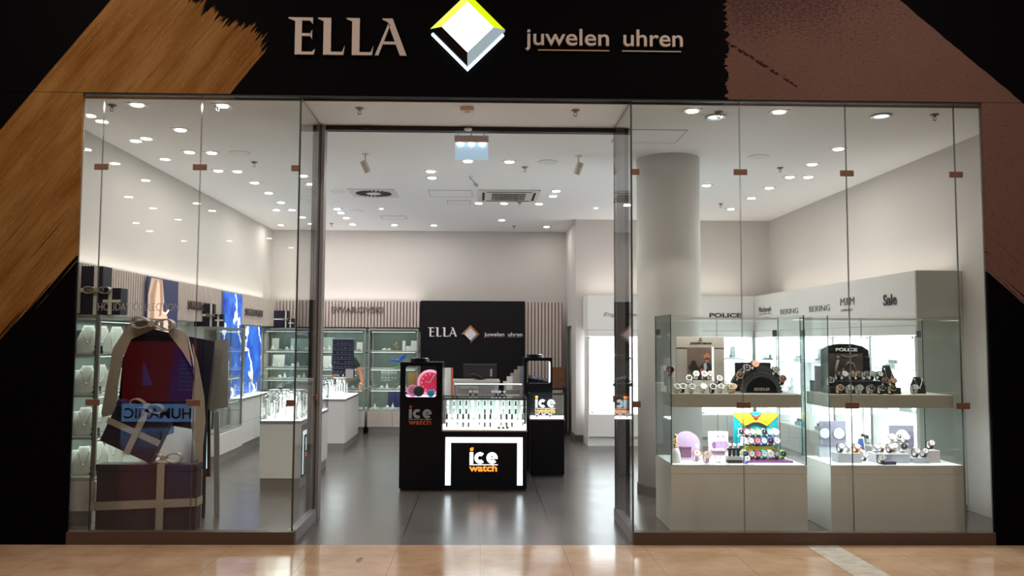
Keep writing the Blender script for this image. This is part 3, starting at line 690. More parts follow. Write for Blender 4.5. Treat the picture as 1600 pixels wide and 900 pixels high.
# ------------------------------------------------------------------ white counters with lit glass tops
DECKW = MATS['lit_deck']
def counter(label, x0, x1, y0, y1, zt, zg, emat=DECKW):
    t_ = thing('display_counter', label, 'counter', ((x0+x1)/2, (y0+y1)/2, 0)); a, b = (x1-x0)/2, (y1-y0)/2
    MB().box(-a, a, -b, b, .10, zt-.035, .003).build('base', CAB, t_); MB().box(-a+.012, a-.012, -b+.012, b-.012, 0, .098).build('toe_kick', ALU, t_)
    MB().box(-a-.004, a+.004, -b-.004, b+.004, zt-.033, zt-.002, .002).build('edge_band', FRAME, t_)
    MB().box(-a+.01, a-.01, -b+.01, b-.01, zt-.001, zt+.004).build('light_deck', emat, t_)
    pane(-a, a, -b, -b+.006, zt+.005, zg, 'glass_front', t_); pane(-a, a, b-.006, b, zt+.005, zg, 'glass_back', t_)
    pane(-a, -a+.006, -b+.0065, b-.0065, zt+.005, zg, 'glass_side', t_); pane(a-.006, a, -b+.0065, b-.0065, zt+.005, zg, 'glass_side', t_)
    pane(-a, a, -b, b, zg+.0005, zg+.007, 'glass_top', t_)
    lamp('case_light', (0, 0, zg-.01), 10.0, 2*a-.06, (.9, 1, .97), sy=2*b-.1, parent=t_)  # unseen lamp added under the glass top to whiten the case
    return t_
t_ = counter('white display counter with glowing glass top, nearest the left window', -2.30, -1.868, 2.36, 3.86, .70, 1.01)
MB().box(.2205, .232, -.75, -.20, .11, .655, .002).build('side_panel', BLACK, t_)  # panel, glow and letters model a reflection in the entrance glass as geometry
MB().box(.2325, .236, -.745, -.705, .14, .59).box(.2325, .236, -.7045, -.21, .545, .59).build('glow_frame', pm('reflected_glow', (1, 1, 1), .4, emit=1.6, ecol=(.62, .86, 1)), t_)
text('ice', .19, pm('reflected_white', (.9, .95, 1), .4, emit=1.0, ecol=(.75, .9, 1)), (.2325, -.60, .38), PI/2, ext=.003, parent=t_, width=.22, bold=.006)
text('watch', .09, pm('reflected_orange', (.8, .15, .03), .4, emit=.8, ecol=(.9, .16, .02)), (.2325, -.60, .31), PI/2, ext=.003, parent=t_, width=.22, bold=.002)
counter('white display counter with glowing glass top, farther back beside the earring tower', -2.42, -1.89, 5.27, 6.55, .72, .995)
LCOLS = pm('white_display_cone', (.86, .88, .86), .5)
cone_me = MB().lathe([(0, 0), (.030, 0), (.028, .006), (.006, .03), (.005, .115), (.012, .12), (0, .135)], seg=14).mesh('stand', LCOLS)
ring_me = MB().arc((0, .150), .010, .016, 0, 2*PI, -.003, .003, 14).mesh('ring', SILVER)
def cone(x, y, z, s_, lab, grp):
    t_ = thing('ring_stand', lab, 'jewellery stand', (x, y, z), group=grp); t_.scale = (s_, s_, s_)
    for nm, me in (('stand', cone_me), ('ring', ring_me)):
        o = bpy.data.objects.new(nm, me); COL.objects.link(o); o.parent = t_
for i in range(32):
    cone(-2.25+.105*(i % 4)+random.uniform(-.015, .015), 2.44+.18*(i//4)+random.uniform(-.02, .02), .7045, random.uniform(1.1, 2.0),
         'white ring stand in the near left counter, %s of its %s row' % (ordn(i % 4), ordn(i//4)), 'ring stands in the near left counter')
for i in range(20):
    cone(-2.36+.11*(i % 4), 5.36+.23*(i//4), .7245, random.uniform(1.0, 1.8), 'white ring stand under the earring tower, %s of its %s row' % (ordn(i % 4), ordn(i//4)), 'ring stands in the rear left counter')
for i in range(7):
    cone(-3.36+.05*(i % 2), 5.03+i*.18, .7525, random.uniform(1.0, 1.5), 'small white ring stand on the long wall counter, %s from the near end' % ordn(i), 'ring stands on the wall counter')
# ------------------------------------------------------------------ necklace busts
def bust_mesh(h, wd):
    bm_ = MB(); R_ = 12; C_ = 12; G = []
    for i in range(R_+1):
        t = i/R_; z = h*t
        ww = wd*(.50+.02*math.sin(t*3) if t < .55 else .5-.27*((t-.55)/.45)**.8); cur = .16*wd+.30*wd*t
        row = []
        for j in range(C_+1):
            s_ = -1+2*j/C_; row.append(bm_.bm.verts.new((ww*s_, -.16*wd*(1-s_*s_)+(t-.5)*.30*wd, z)))
        G.append(row)
    for a, b in zip(G, G[1:]):
        for j in range(C_): f = bm_.bm.faces.new((a[j], a[j+1], b[j+1], b[j])); f.smooth = True
    bmesh.ops.recalc_face_normals(bm_.bm, faces=bm_.bm.faces)
    g = bmesh.ops.solidify(bm_.bm, geom=bm_.bm.faces[:], thickness=.012)
    return bm_
BUST = {}
def bust(x, y, z, rz, lab, grp, m=CREAM, h=.24, wd=.17, neck=SILVER):
    key = (m.name, h, wd)
    if key not in BUST:
        bd = bust_mesh(h, wd).mesh('bust_form', m); f = MB().box(-wd*.30, wd*.30, wd*.02, wd*.40, 0, .012, .002).mesh('foot', m)
        n_ = 16; pts = []
        for i in range(n_+1):
            a = -1+2*i/n_; zz = h*(.90-.50*(1-a*a)); t = zz/h; pts.append((a*wd*.27, -.20*wd*(1-.1*a*a)+(t-.5)*.30*wd-.008, zz))
        nk = MB().tube(pts, .0032, 6).sph((0, pts[n_//2][1]-.004, pts[n_//2][2]-.008), .009).mesh('necklace_chain', neck)
        BUST[key] = (bd, f, nk)
    t_ = thing('necklace_bust', lab, 'necklace bust', (x, y, z), rz, grp)
    for nm, me in zip(('bust_form', 'foot', 'necklace_chain'), BUST[key]):
        o = bpy.data.objects.new(nm, me); COL.objects.link(o); o.parent = t_
DB = pm('dark_blue_velvet', (.02, .03, .05), .9)
SHN = {.39: 'bottom', .72: 'second lowest', 1.075: 'third lowest', 1.42: 'top'}
for z in (.39, .72, 1.075, 1.42):
    n_ = SHN[z]
    bust(-3.375, .80, z+.001, .35, 'cream necklace bust at the glass end of the %s shelf of the left cabinet' % n_, 'necklace busts in the left cabinet')
    bust(-3.50, .86, z+.001, .2, '%s necklace bust by the wall on the %s shelf of the left cabinet' % ('dark blue' if z > 1.4 else 'pale', n_), 'necklace busts in the left cabinet', DB if z > 1.4 else pm('pale_bust', (.60, .64, .58), .7), .20, .16)
    bust(-3.40, 1.10, z+.001, .5, 'cream necklace bust deeper inside on the %s shelf of the left cabinet' % n_, 'necklace busts in the left cabinet')
    bust(-3.42, 1.45, z+.001, .5, 'cream necklace bust farthest inside on the %s shelf of the left cabinet' % n_, 'necklace busts in the left cabinet')
    t_ = thing('jewellery_box', 'small dark blue open box on the %s shelf of the left cabinet' % n_, 'box', (-3.275, .78, z+.001), .5, 'small blue boxes in the left cabinet')
    MB().box(-.035, .035, -.025, .025, 0, .025, .003).build('tray', NAVY, t_); MB().box(-.035, .035, .026, .034, 0, .065, .003).build('lid', NAVY, t_)
# ------------------------------------------------------------------ contents of rear glass cabinets
PAPER = pm('white_card', (.80, .82, .78), .6)
def card(x, y, z, wd, h, lab, m=PAPER, tilt=.12, rz=0, cat='card', grp=None, pic=None):
    t_ = thing('display_card', lab, cat, (x, y, z), group=grp, rot=(-tilt, 0, rz))
    MB().box(-wd/2, wd/2, 0, .006, 0, h).build('card', m, t_)
    if pic: MB().box(-wd*.3, wd*.3, -.0025, -.0005, h*.2, h*.8).build('print', pic, t_)
    return t_
PG = pm('green_grey_print', (.42, .55, .48), .5, vary=.4, vscale=25)
for x, z, wd, h, l in ((-2.66, 1.371, .34, .22, 'wide pale patterned card on the top shelf of the middle back cabinet'), (-2.62, 1.077, .18, .20, 'pale square card on the second shelf of the middle back cabinet'), (-2.05, 1.371, .10, .14, 'small framed notice on the top shelf behind the earring tower'), (-1.30, 1.371, .05, .17, 'tall thin white box card left on the top shelf beside the logo wall'), (-1.22, 1.371, .09, .08, 'low white card on the top shelf beside the logo wall'), (-1.12, 1.371, .12, .17, 'broad white box card right on the top shelf beside the logo wall'), (-3.48, 1.371, .12, .20, 'pale card on the top shelf of the rear corner cabinet'), (-3.05, 1.371, .34, .20, 'wide pale green card on the top shelf of the rear corner cabinet'), (-3.42, 1.091, .20, .20, 'pale card on the second shelf of the rear corner cabinet')):
    card(x, 7.66, z, wd, h, l, PG if wd > .3 else PAPER, cat='card')
card(-1.32, 7.80, .401, .50, .27, 'dark blue starry picture at the bottom of the cabinet beside the logo wall', pm('blue_star_print', (.012, .014, .09), .5, vary=.8, vscale=30), .05, cat='picture')
card(-1.12, 7.82, .735, .22, .26, 'brown picture on the third shelf beside the logo wall', pm('amber_print', (.38, .22, .06), .5, vary=.3), .05, cat='picture')
# blue bird on a branch
t_ = thing('bird_figurine', 'blue crystal bird figurine with raised wings on a green foot', 'figurine', (-1.38, 7.52, 1.077))
BLUEC = pm('blue_crystal', (.02, .10, .55), .15); GREENC = pm('green_crystal', (.15, .35, .12), .3)
MB().sph((0, 0, .012), .06, (1.2, .7, .25)).tube([(0, 0, .01), (.01, 0, .06), (-.02, 0, .10)], [.014, .01, .008]).build('foot', GREENC, t_)
MB().sph((-.01, 0, .125), .035, (1.6, .8, .7)).tube([(-.05, 0, .12), (-.11, 0, .14), (-.15, 0, .13)], [.018, .010, .002]).build('body', BLUEC, t_)
MB().prism([(.01, .13), (.06, .20), (.15, .235), (.12, .19), (.135, .185), (.09, .15), (.06, .125)], -.006, .006).build('wing', BLUEC, t_)
MB().prism([(-.03, .13), (-.09, .165), (-.13, .19), (-.12, .155), (-.07, .125)], -.01, .0).build('wing', pm('sky_crystal', (.10, .28, .75), .15), t_)
t_ = thing('gold_tree', 'small golden jewellery tree on the top shelf beside the logo wall', 'jewellery tree', (-1.42, 7.55, 1.371))
MB().cyl((0, 0, .005), .035, .01).build('foot', GOLD, t_)
bt = MB().tube([(0, 0, 0), (.003, 0, .08), (0, 0, .15)], .004)
for i in range(6): a = i*1.1; bt.tube([(0, 0, .04+i*.016), (.045*math.cos(a), .03*math.sin(a), .055+i*.016)], .0025).sph((.045*math.cos(a), .03*math.sin(a), .057+i*.016), .006)
bt.build('branches', GOLD, t_)
for x, l in ((-1.62, 'left'), (-1.54, 'right')):
    t_ = thing('crystal_figurine', 'low clear crystal figurine on the top shelf beside the logo wall, %s one' % l, 'figurine', (x, 7.52, 1.371), group='low crystal figurines')
    MB().sph((0, 0, .018), .03, (1.3, 1, .6)).build('body', pm('cream_crystal', (.8, .82, .7), .2), t_); MB().sph((.02, 0, .035), .012).build('head', MATS['cream_crystal'], t_)
k = 0
for (cx0, cx1, zz, nm, npc) in ((-1.80, -1.10, (.401, .731), 'beside the logo wall', 7), (-2.70, -1.98, (.401, .731, 1.077, 1.371), 'behind the earring tower', 6), (-3.52, -2.88, (.601, .901, 1.091, 1.371), 'in the rear corner', 6)):
    for z in zz:
        lv = ('lowest', 'second', 'third', 'top')[list(zz).index(z)]
        for i in range(npc):
            x = cx0+(cx1-cx0)*(i+.5)/npc
            t_ = thing('jewellery_stand', '%s %s, %s from left on the %s shelf' % (('white pyramid stand', 'silver ring dish', 'low crystal piece')[(i+k) % 3], nm, ordn(i), lv), 'jewellery stand', (x, 7.43+.05*((i+k) % 3), z+.0015), group='small pieces in the glass cabinets')
            if (i+k) % 3 == 0:
                MB().lathe([(0, 0), (.035, 0), (.030, .02), (.006, .085), (0, .09)], seg=10).build('stand', LCOLS, t_); MB().sph((0, 0, .095), .008).build('pendant', SILVER, t_)
            elif (i+k) % 3 == 1:
                MB().lathe([(0, 0), (.02, 0), (.045, .014), (.042, .018), (.015, .006), (0, .006)], seg=14).build('dish', SILVER, t_); MB().arc((0, .026), .010, .015, 0, 2*PI, -.003, .003, 14).build('ring', GOLD, t_)
            else:
                MB().lathe([(0, 0), (.028, 0), (.034, .02), (.018, .05), (0, .055)], seg=8).build('crystal', pm('clear_crystal', (.75, .85, .80), .1), t_); MB().box(-.03, .03, -.02, .02, -.0005, .004).build('plinth', PAPER, t_)
        k += 1
# hanging necklaces under a shelf beside logo wall
for i in range(5):
    o = MB().tube([(-.012, 0, 0), (-.012, 0, -.09), (0, 0, -.13), (.012, 0, -.09), (.012, 0, 0)], .003, 6).sph((0, 0, -.138), .011).build('pendant_necklace', SILVER, None, (-1.64+i*.055, 7.50, 1.052))
    tag(o, 'silver pendant hanging under the bird shelf, %s from the left' % ordn(i), 'necklace', 'pendants hanging under the bird shelf')
# ------------------------------------------------------------------ earring tower, person
t_ = thing('earring_tower', 'dark blue rotating tower of earring cards on the rear left counter', 'display stand', (-1.985, 5.62, 1.003))
MB().box(-.12, .12, -.12, .12, 0, .012, .002).build('foot', WPLAS, t_); MB().cyl((0, 0, .03), .012, .036).build('axle', CHROME, t_)
MB().box(-.135, .135, -.135, .135, .05, .55, .003).build('tower_body', pm('tower_navy', (.015, .02, .06), .6), t_)
MB().box(-.14, .14, -.14, .14, .551, .566, .003).build('tower_cap', pm('tower_cap', (.3, .36, .5), .5), t_)
for j in range(7):
    z = .085+j*.066
    MB().box(-.14, .14, -.150, -.1355, z-.018, z-.013).build('ledge', pm('ledge_blue', (.16, .20, .30), .4), t_)
    for i in range(5):
        x = -.108+i*.054
        if random.random() < .85:
            ec = MB().box(x-.018, x+.018, -.146, -.1365, z-.008, z+.034).build('earring_card', pm('card_dark', (.03, .035, .07), .5), t_)
            MB().sph((x-.008, -.149, z+.012), .0042, seg=8).sph((x+.008, -.149, z+.012), .0042, seg=8).build('earring', SILVER, ec)
card(-1.865, 5.44, 1.003, .11, .13, 'white paper sign at the foot of the earring tower', pm('grey_card', (.50, .50, .50), .6), .1, cat='sign')
# person bending behind the tower
SKIN = pm('skin', (.48, .20, .11), .55); CLOTH = pm('black_clothes', (.02, .02, .024), .8); HAIRM = pm('dark_hair', (.03, .018, .012), .6)
pr = thing('person', 'person in black bending forward behind the earring tower, bare forearm showing', 'person', (-2.16, 7.03, 0))
pr.scale = (1, 1, .97)
def skin_body(name, nodes, edges, m, parent, sub=2, root=0):
    me = bpy.data.meshes.new(name); me.from_pydata([n_[:3] for n_ in nodes], edges, []); o = bpy.data.objects.new(name, me); COL.objects.link(o)
    o.parent = parent
    sk = o.modifiers.new('skin', 'SKIN'); sk.use_smooth_shade = True
    for i, v in enumerate(me.skin_vertices[0].data): r = nodes[i][3]; v.radius = (r if not isinstance(r, tuple) else r[0], r if not isinstance(r, tuple) else r[1]); v.use_root = i == root
    ss = o.modifiers.new('sub', 'SUBSURF'); ss.levels = sub; ss.render_levels = sub
    me.materials.append(m); return o
N_ = [(0, .10, .92, .125), (0, .05, 1.05, .115), (0, -.03, 1.20, .13), (0, -.08, 1.30, .09), (0, -.12, 1.355, .045), (0, -.15, 1.41, .075), (0, -.16, 1.475, .078),  # spine, neck, head
      (-.13, -.06, 1.27, .055), (-.19, -.10, 1.08, .042), (-.12, -.24, .99, .034), (-.08, -.30, 1.00, .026),
      (.12, -.05, 1.26, .055), (.225, -.02, 1.06, .042), (.275, -.13, .90, .033), (.26, -.24, .83, .026),
      (-.09, .10, .84, .085), (-.10, .08, .48, .055), (-.10, .11, .09, .038), (-.10, .0, .03, .032),
      (.09, .10, .84, .085), (.10, .08, .48, .055), (.10, .11, .09, .038), (.10, .0, .03, .032)]
ED = [(0, 1), (1, 2), (2, 3), (3, 4), (4, 5), (5, 6), (2, 7), (7, 8), (8, 9), (9, 10), (2, 11), (11, 12), (12, 13), (13, 14), (0, 15), (15, 16), (16, 17), (17, 18), (0, 19), (19, 20), (20, 21), (21, 22)]
skin_body('body', N_, ED, SKIN, pr)
# clothes over the body
C_N = [(a, b, c, r*1.14) for a, b, c, r in (N_[0], N_[1], N_[2], N_[3], N_[7], N_[11], (-.175, -.09, 1.14, .05), (.195, -.03, 1.12, .048))]
skin_body('shirt', C_N, [(0, 1), (1, 2), (2, 3), (2, 4), (4, 6), (2, 5), (5, 7)], CLOTH, pr)
T_N = [(a, b, c, r*1.16) for a, b, c, r in (N_[0], N_[15], N_[16], N_[17], N_[19], N_[20], N_[21])]
skin_body('trousers', T_N, [(0, 1), (1, 2), (2, 3), (0, 4), (4, 5), (5, 6)], CLOTH, pr)
for sx_ in (-.1, .1): MB().sph((sx_, .02, .035), .05, (.9, 2.2, .65)).build('shoe', BLACK, pr)
MB().sph((0, -.145, 1.495), .098, (1, 1.1, 1.05), 20).build('hair', HAIRM, pr)
MB().sph((0, -.245, 1.455), .013, (.8, 1.2, 1.4)).build('nose', SKIN, pr)
def hand(base, d, nm):
    b_ = Vector(base); d = Vector(d).normalized(); s_ = d.cross(Vector((0, 0, 1))).normalized()
    nn = [(*b_, .024), (*(b_+d*.04), .028), (*(b_+d*.07), .026)]; ee = [(0, 1), (1, 2)]
    for k_, (off, ln_) in enumerate(((-.027, .055), (-.009, .068), (.009, .065), (.027, .050))):
        i0 = len(nn); q0 = b_+d*.085+s_*off; nn += [(*q0, .0095), (*(q0+d*ln_*.5+Vector((0, 0, -.006))), .0085), (*(q0+d*ln_+Vector((0, 0, -.024))), .007)]; ee += [(2, i0), (i0, i0+1), (i0+1, i0+2)]
    i0 = len(nn); q0 = b_+d*.035-s_*.034; nn += [(*q0, .011), (*(q0+d*.035-s_*.014), .009)]; ee += [(1, i0), (i0, i0+1)]
    skin_body(nm, nn, ee, SKIN, pr, 1)
hand((.26, -.25, .83), (0, -1, -.25), 'hand'); hand((-.08, -.31, 1.0), (.5, -1, -.1), 'hand')
MB().arc((0, 0), .034, .040, 0, 2*PI, -.012, .012, 20).cyl((0, -.0, .04), .016, .01, 'z', 14).build('wristwatch', pm('pale_watch', (.7, .72, .7), .3), pr, (.26, -.215, .845), (.28, 0, 0))
# ------------------------------------------------------------------ watches
def M_(name, col, rough=.4, metal=0.0): return pm(name, col, rough, metal)
WC = dict(silver=SILVER, gold=GOLD, rose=ROSE, black=M_('watch_black', (.015, .015, .018), .3), white=M_('watch_white', (.85, .85, .85), .4),
          red=M_('watch_red', (.55, .02, .04)), pink=M_('watch_pink', (.80, .25, .38)), lilac=M_('watch_lilac', (.52, .36, .50)), blue=M_('watch_blue', (.05, .16, .50)),
          teal=M_('watch_teal', (.02, .42, .45)), green=M_('watch_green', (.20, .55, .12)), mint=M_('watch_mint', (.40, .72, .60)), brown=M_('watch_brown', (.22, .09, .04)),
          orange=M_('watch_orange', (.75, .22, .05)), purple=M_('watch_purple', (.20, .12, .40)), maroon=M_('watch_maroon', (.16, .015, .04)), grey=M_('watch_grey', (.30, .31, .33)), yellow=M_('watch_yellow', (.75, .60, .03)))
WME = {}
def wmesh(part, col):
    k = (part, col)
    if k in WME: return WME[k]
    R_ = .026
    if part == 'strap': me = MB().arc((0, R_), R_, R_+.0032, -PI*.5+.25, PI*1.5-.25, -.010, .010, 26).mesh('strap', WC[col])
    elif part == 'case': me = MB().cyl((0, 0, 0), .0205, .009, 'y', 24).cyl((.022, 0, 0), .003, .005, 'x', 8).mesh('case', WC[col])
    elif part == 'dial': me = MB().cyl((0, 0, 0), .0165, .001, 'y', 24).mesh('dial', WC[col])
    elif part == 'hand': me = MB().box(-.0009, .0009, -.0004, .0004, -.002, .013).box(-.009, .001, -.0004, .0004, -.001, .001).mesh('hand', WC[col])
    elif part == 'cuff': me = MB().arc((0, R_), R_-.004, R_-.001, -PI*.5+.5, PI*1.5-.5, -.006, .006, 22).mesh('cuff', WC[col])
    WME[k] = me; return me
def watch(x, y, z, strap, case, dial, label, group=None, s_=1.0, rz=0.0, tilt=.55, flat=False):
    """wristwatch wrapped round a C cuff; the case faces the viewer, leaning back"""
    t_ = thing('wristwatch', label, 'watch', (x, y, z), rz, group); t_.scale = (s_, s_, s_)
    # strap ring lies in the yz plane: turn it by 90 degrees
    for nm, col in (('strap', strap), ('cuff', 'white')):
        o = bpy.data.objects.new(nm, wmesh(nm, col)); COL.objects.link(o); o.parent = t_; o.rotation_euler = (0, 0, PI/2); o.location = (0, 0, .0035)
    a = tilt; cy_, cz_ = -math.cos(a)*.033, .030+math.sin(a)*.033
    hc = 'black' if dial in ('white', 'silver', 'mint', 'yellow', 'pink') else 'white'
    for nm, col, dd in (('case', case, 0), ('dial', dial, .0050), ('hand', hc, .0060)):
        o = bpy.data.objects.new(nm, wmesh(nm, col)); COL.objects.link(o)
        if nm == 'case': o.parent = t_; o.location = (0, cy_, cz_); o.rotation_euler = (-a, 0, 0); case_ = o
        else: o.parent = case_; o.location = (0, -dd, 0)
    return t_
# ------------------------------------------------------------------ central black towers and pedestals
GL = pm('glow_strip', (1, 1, 1), .4, emit=2.6, ecol=(.80, .92, 1))
ORG = pm('orange_lit', (.9, .3, .05), .4, emit=1.4, ecol=(1, .28, .03)); WLIT = pm('white_lit', (1, 1, 1), .4, emit=2.2, ecol=(.85, .94, 1))
DORG = pm('orange_print', (.50, .09, .02), .5); DGRY = pm('silver_print', (.36, .37, .38), .4)
def icelogo(t_, x, z, w_, y, wm, om, dp=.004):
    """ice watch wordmark; x, z is the left end of the base line of ice, w_ its width"""
    h = w_*.40; st = w_*.125
    b_ = MB().box(x, x+st, y-dp, y, z, z+h)
    r = h*.50; c1 = x+st+w_*.045+r; c2 = x+w_-r
    b_.arc((c1, z+h/2), r-st, r, math.radians(48), math.radians(312), y-dp, y, 24)
    b_.arc((c2, z+h/2), r-st, r, 0.0, math.radians(318), y-dp, y, 26); b_.box(c2-r+st*.4, c2+r-.0005, y-dp*.98, y-dp*.02, z+h*.42, z+h*.58)
    b_.build('lettering_white', wm, t_)
    MB().box(x-.002, x+w_+.002, y-dp, y, z-w_*.055, z-w_*.03).build('underline', wm, t_)
    MB().cyl((x+st*.55, y-dp/2, z+h*1.25), st*.52, dp, 'y', 12).box(x+st*.4, x+st*1.1, y-dp, y, z+h*1.33, z+h*1.42).build('dot', om, t_)
    text('watch', w_*.33, om, (x, y, z-w_*.27), parent=t_, width=w_, bold=.0028*w_/.28, ext=dp/2, name='lettering_orange')
def windowframe(b_, x0, x1, z0, z1, wx0, wx1, wz0, wz1, y0, y1, r=.03):
    """front board with a rounded window"""
    pts = []
    for cx, cz, a0 in ((wx1-r, wz1-r, 0), (wx0+r, wz1-r, PI/2), (wx0+r, wz0+r, PI), (wx1-r, wz0+r, 1.5*PI)):
        pts.append([(cx+r*math.cos(a0+PI/2*i/5), cz+r*math.sin(a0+PI/2*i/5)) for i in range(6)])
    tr, tl, bl, br = pts
    b_.prism([(x1, z1), (x1, tr[0][1])]+tr+[(tr[-1][0], z1)], y0, y1)
    b_.prism([(tr[-1][0], z1)]+[(tr[-1][0], tr[-1][1]), (tl[0][0], tl[0][1]), (tl[0][0], z1)], y0, y1)
    b_.prism([(tl[0][0], z1)]+tl+[(x0, tl[-1][1]), (x0, z1)], y0, y1)
    b_.prism([(x0, tl[-1][1]), tl[-1], bl[0], (x0, bl[0][1])], y0, y1)
    b_.prism([(x0, bl[0][1])]+bl+[(bl[-1][0], z0), (x0, z0)], y0, y1)
    b_.prism([bl[-1], br[0], (br[0][0], z0), (bl[-1][0], z0)], y0, y1)
    b_.prism([br[0]]+br[1:]+[(x1, br[-1][1]), (x1, z0), (br[0][0], z0)], y0, y1)
    b_.prism([(x1, br[-1][1]), br[-1], tr[0], (x1, tr[0][1])], y0, y1)
    return b_
def tower(label, x0, x1, y0, d_, zt, win, led_side):
    t_ = thing('display_tower', label, 'display tower', (x0, y0, 0)); w_ = x1-x0
    wx0, wx1, wz0, wz1 = win
    MB().box(.012, w_-.012, .02, d_-.02, 0, .03).build('plinth', BLKM, t_)
    MB().box(0, w_, .021, d_-.02, .03, wz0-.015, .002).build('body', BLACK, t_)
    windowframe(MB(), 0, w_, .03, zt, wx0, wx1, wz0, wz1, 0, .02).build('front_board', BLACK, t_)
    MB().box(0, w_, .021, d_-.02, wz1+.012, zt-.001, .002).build('head_board', BLACK, t_)
    MB().box(.0, .012, .021, d_-.02, wz0-.014, wz1+.011).build('side_board', BLACK if led_side > 0 else WPLAS, t_)
    MB().box(w_-.012, w_, .021, d_-.02, wz0-.014, wz1+.011).build('side_board', BLACK, t_)
    if led_side < 0: MB().box(.014, .034, .03, .10, wz0-.01, wz1+.008).build('light_strip', pm('tower_glow', (1, 1, 1), .4, emit=1.5, ecol=(.72, .86, 1)), t_)
    else: MB().box(w_-.034, w_-.014, .03, .10, wz0-.01, wz1+.008).build('light_strip', MATS['tower_glow'], t_)
    MB().box(.014, w_-.014, .022, d_-.03, wz0-.0135, wz0-.004).build('window_floor', pm('lit_floor', (1, 1, 1), .4, emit=.9, ecol=(.75, .88, 1)), t_)
    MB().cyl((w_*.42, d_*.5, zt+.018), .10, .035, seg=36).build('turntable', BLACK, t_); MB().cyl((w_*.42, d_*.5, zt+.037), .085, .004, seg=36).build('turntable_rim', CHROME, t_)
    lamp('tower_light', (w_/2, .15, wz1+.005), .8, w_-.08, (.8, .9, 1), sy=.2, parent=t_)
    return t_
t_ = tower('tall black display tower with a lit window holding an oversized red clock face', -.825, -.388, 2.20, .45, 1.322, (.055, .375, .962, 1.283), -1)
icelogo(t_, .095, .745, .235, -.0005, DGRY, DORG)
# giant watches in the window
def bigwatch(name, x, y, z, r, cm, dm, hm, lab, strap=None):
    o_ = thing(name, lab, 'watch', (x, y, z))
    MB().lathe([(0, 0), (r, 0), (r, .02), (r*.8, .026), (0, .026)], seg=36).xf(Matrix.Rotation(PI/2, 4, 'X')).build('bezel', cm, o_)
    MB().cyl((0, -.0275, 0), r*.78, .002, 'y', 36).build('dial', dm, o_)
    b_ = MB()
    for i in range(12):
        a = i*PI/6; c_, s_ = math.sin(a), math.cos(a); b_.cyl((r*.64*c_, -.030, r*.64*s_), r*.07, .003, 'y', 8)
    b_.build('hour_marks', hm, o_)
    MB().prism([(-r*.03, 0), (r*.03, 0), (r*.30, r*.50), (r*.25, r*.52)], -.033, -.031).prism([(0, -r*.03), (0, r*.03), (-r*.36, r*.10), (-r*.36, r*.06)], -.033, -.031).build('hands', hm, o_)
    if strap: MB().box(-r*.55, r*.55, .001, .018, -r*1.5, -r*.6, .006).box(-r*.55, r*.55, .001, .018, r*.6, r*1.5, .006).build('strap', strap, o_)
    return o_
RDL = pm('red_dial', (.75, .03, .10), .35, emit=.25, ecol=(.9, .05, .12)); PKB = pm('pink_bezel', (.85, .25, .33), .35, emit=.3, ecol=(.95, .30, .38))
bigwatch('oversized_watch', -.525, 2.36, 1.105, .135, PKB, RDL, WC['white'], 'oversized red watch face with white hour marks in the black tower window')
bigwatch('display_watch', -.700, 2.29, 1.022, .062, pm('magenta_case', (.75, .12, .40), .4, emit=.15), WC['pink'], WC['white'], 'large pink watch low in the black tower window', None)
bigwatch('display_watch', -.635, 2.25, 1.020, .055, WC['black'], pm('navy_dial', (.03, .04, .07), .3), WC['silver'], 'large black watch with a dark strap low in the black tower window', None)
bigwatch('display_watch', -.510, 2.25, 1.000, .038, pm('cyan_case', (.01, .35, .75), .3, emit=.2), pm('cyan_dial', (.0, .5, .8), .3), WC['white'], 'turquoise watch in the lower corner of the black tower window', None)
# brochures leaning behind the tower
for i, (x, cm, l) in enumerate(((-.372, PAPER, 'white brochure leaning behind the black tower'), (-.350, pm('red_print', (.62, .12, .08), .5), 'red and white brochure leaning behind the black tower'))):
    card(x+.02, 2.66+i*.04, .95, .07, .30, l, cm, .05, cat='brochure')
# front pedestal with lit frame and watch case
def pedestal(label, x0, x1, y0, y1, zt, zg):
    t_ = thing('display_pedestal', label, 'display case', (x0, y0, 0)); w_, d_ = x1-x0, y1-y0
    MB().box(.01, w_-.01, .015, d_, 0, .028).build('plinth', BLKM, t_)
    MB().box(0, w_, 0, d_, .029, zt-.012, .002).build('body', BLACK, t_)
    MB().box(-.004, w_+.004, -.006, d_, zt-.011, zt+.006, .002).build('edge_band', CHROME, t_)
    MB().box(.01, w_-.01, .008, d_-.01, zt+.007, zt+.012).build('light_deck', DECKW, t_)
    pane(0, w_, 0, .006, zt+.013, zg, 'glass_front', t_); pane(0, .006, .0065, d_-.007, zt+.013, zg, 'glass_side', t_, VSIDE); pane(w_-.006, w_, .0065, d_-.007, zt+.013, zg, 'glass_side', t_, VSIDE)
    pane(0, w_, 0, d_, zg+.001, zg+.008, 'glass_top', t_)
    MB().box(-.003, w_+.003, -.004, .004, zg+.009, zg+.018).box(-.003, .004, .0045, d_, zg+.009, zg+.018).box(w_-.004, w_+.003, .0045, d_, zg+.009, zg+.018).build('top_frame', BLKM, t_)
    return t_
t_ = pedestal('low black display case with a glowing white frame on its front', -.385, .490, 2.20, 2.76, .622, .935)
MB().box(.035, .090, -.007, -.0005, .065, .553).box(.775, .830, -.007, -.0005, .065, .553).box(.0905, .7745, -.007, -.0005, .498, .553).build('glow_frame', GL, t_)
icelogo(t_, .285, .285, .288, -.0005, WLIT, ORG, .006)
MB().box(.03, .845, .55, .555, .636, .93).build('rear_card', pm('mint_card', (.55, .68, .64), .6), t_)
lamp('case_light', (.43, .2, .93), 3.5, .8, (.9, .97, 1), sy=.3, parent=t_)
t_ = thing('raised_display_case', 'raised glass case with silver lettering behind the low black display case', 'display case', (-.275, 2.80, 0))
MB().box(0, .735, 0, .34, 0, .925, .002).build('body', BLACK, t_)
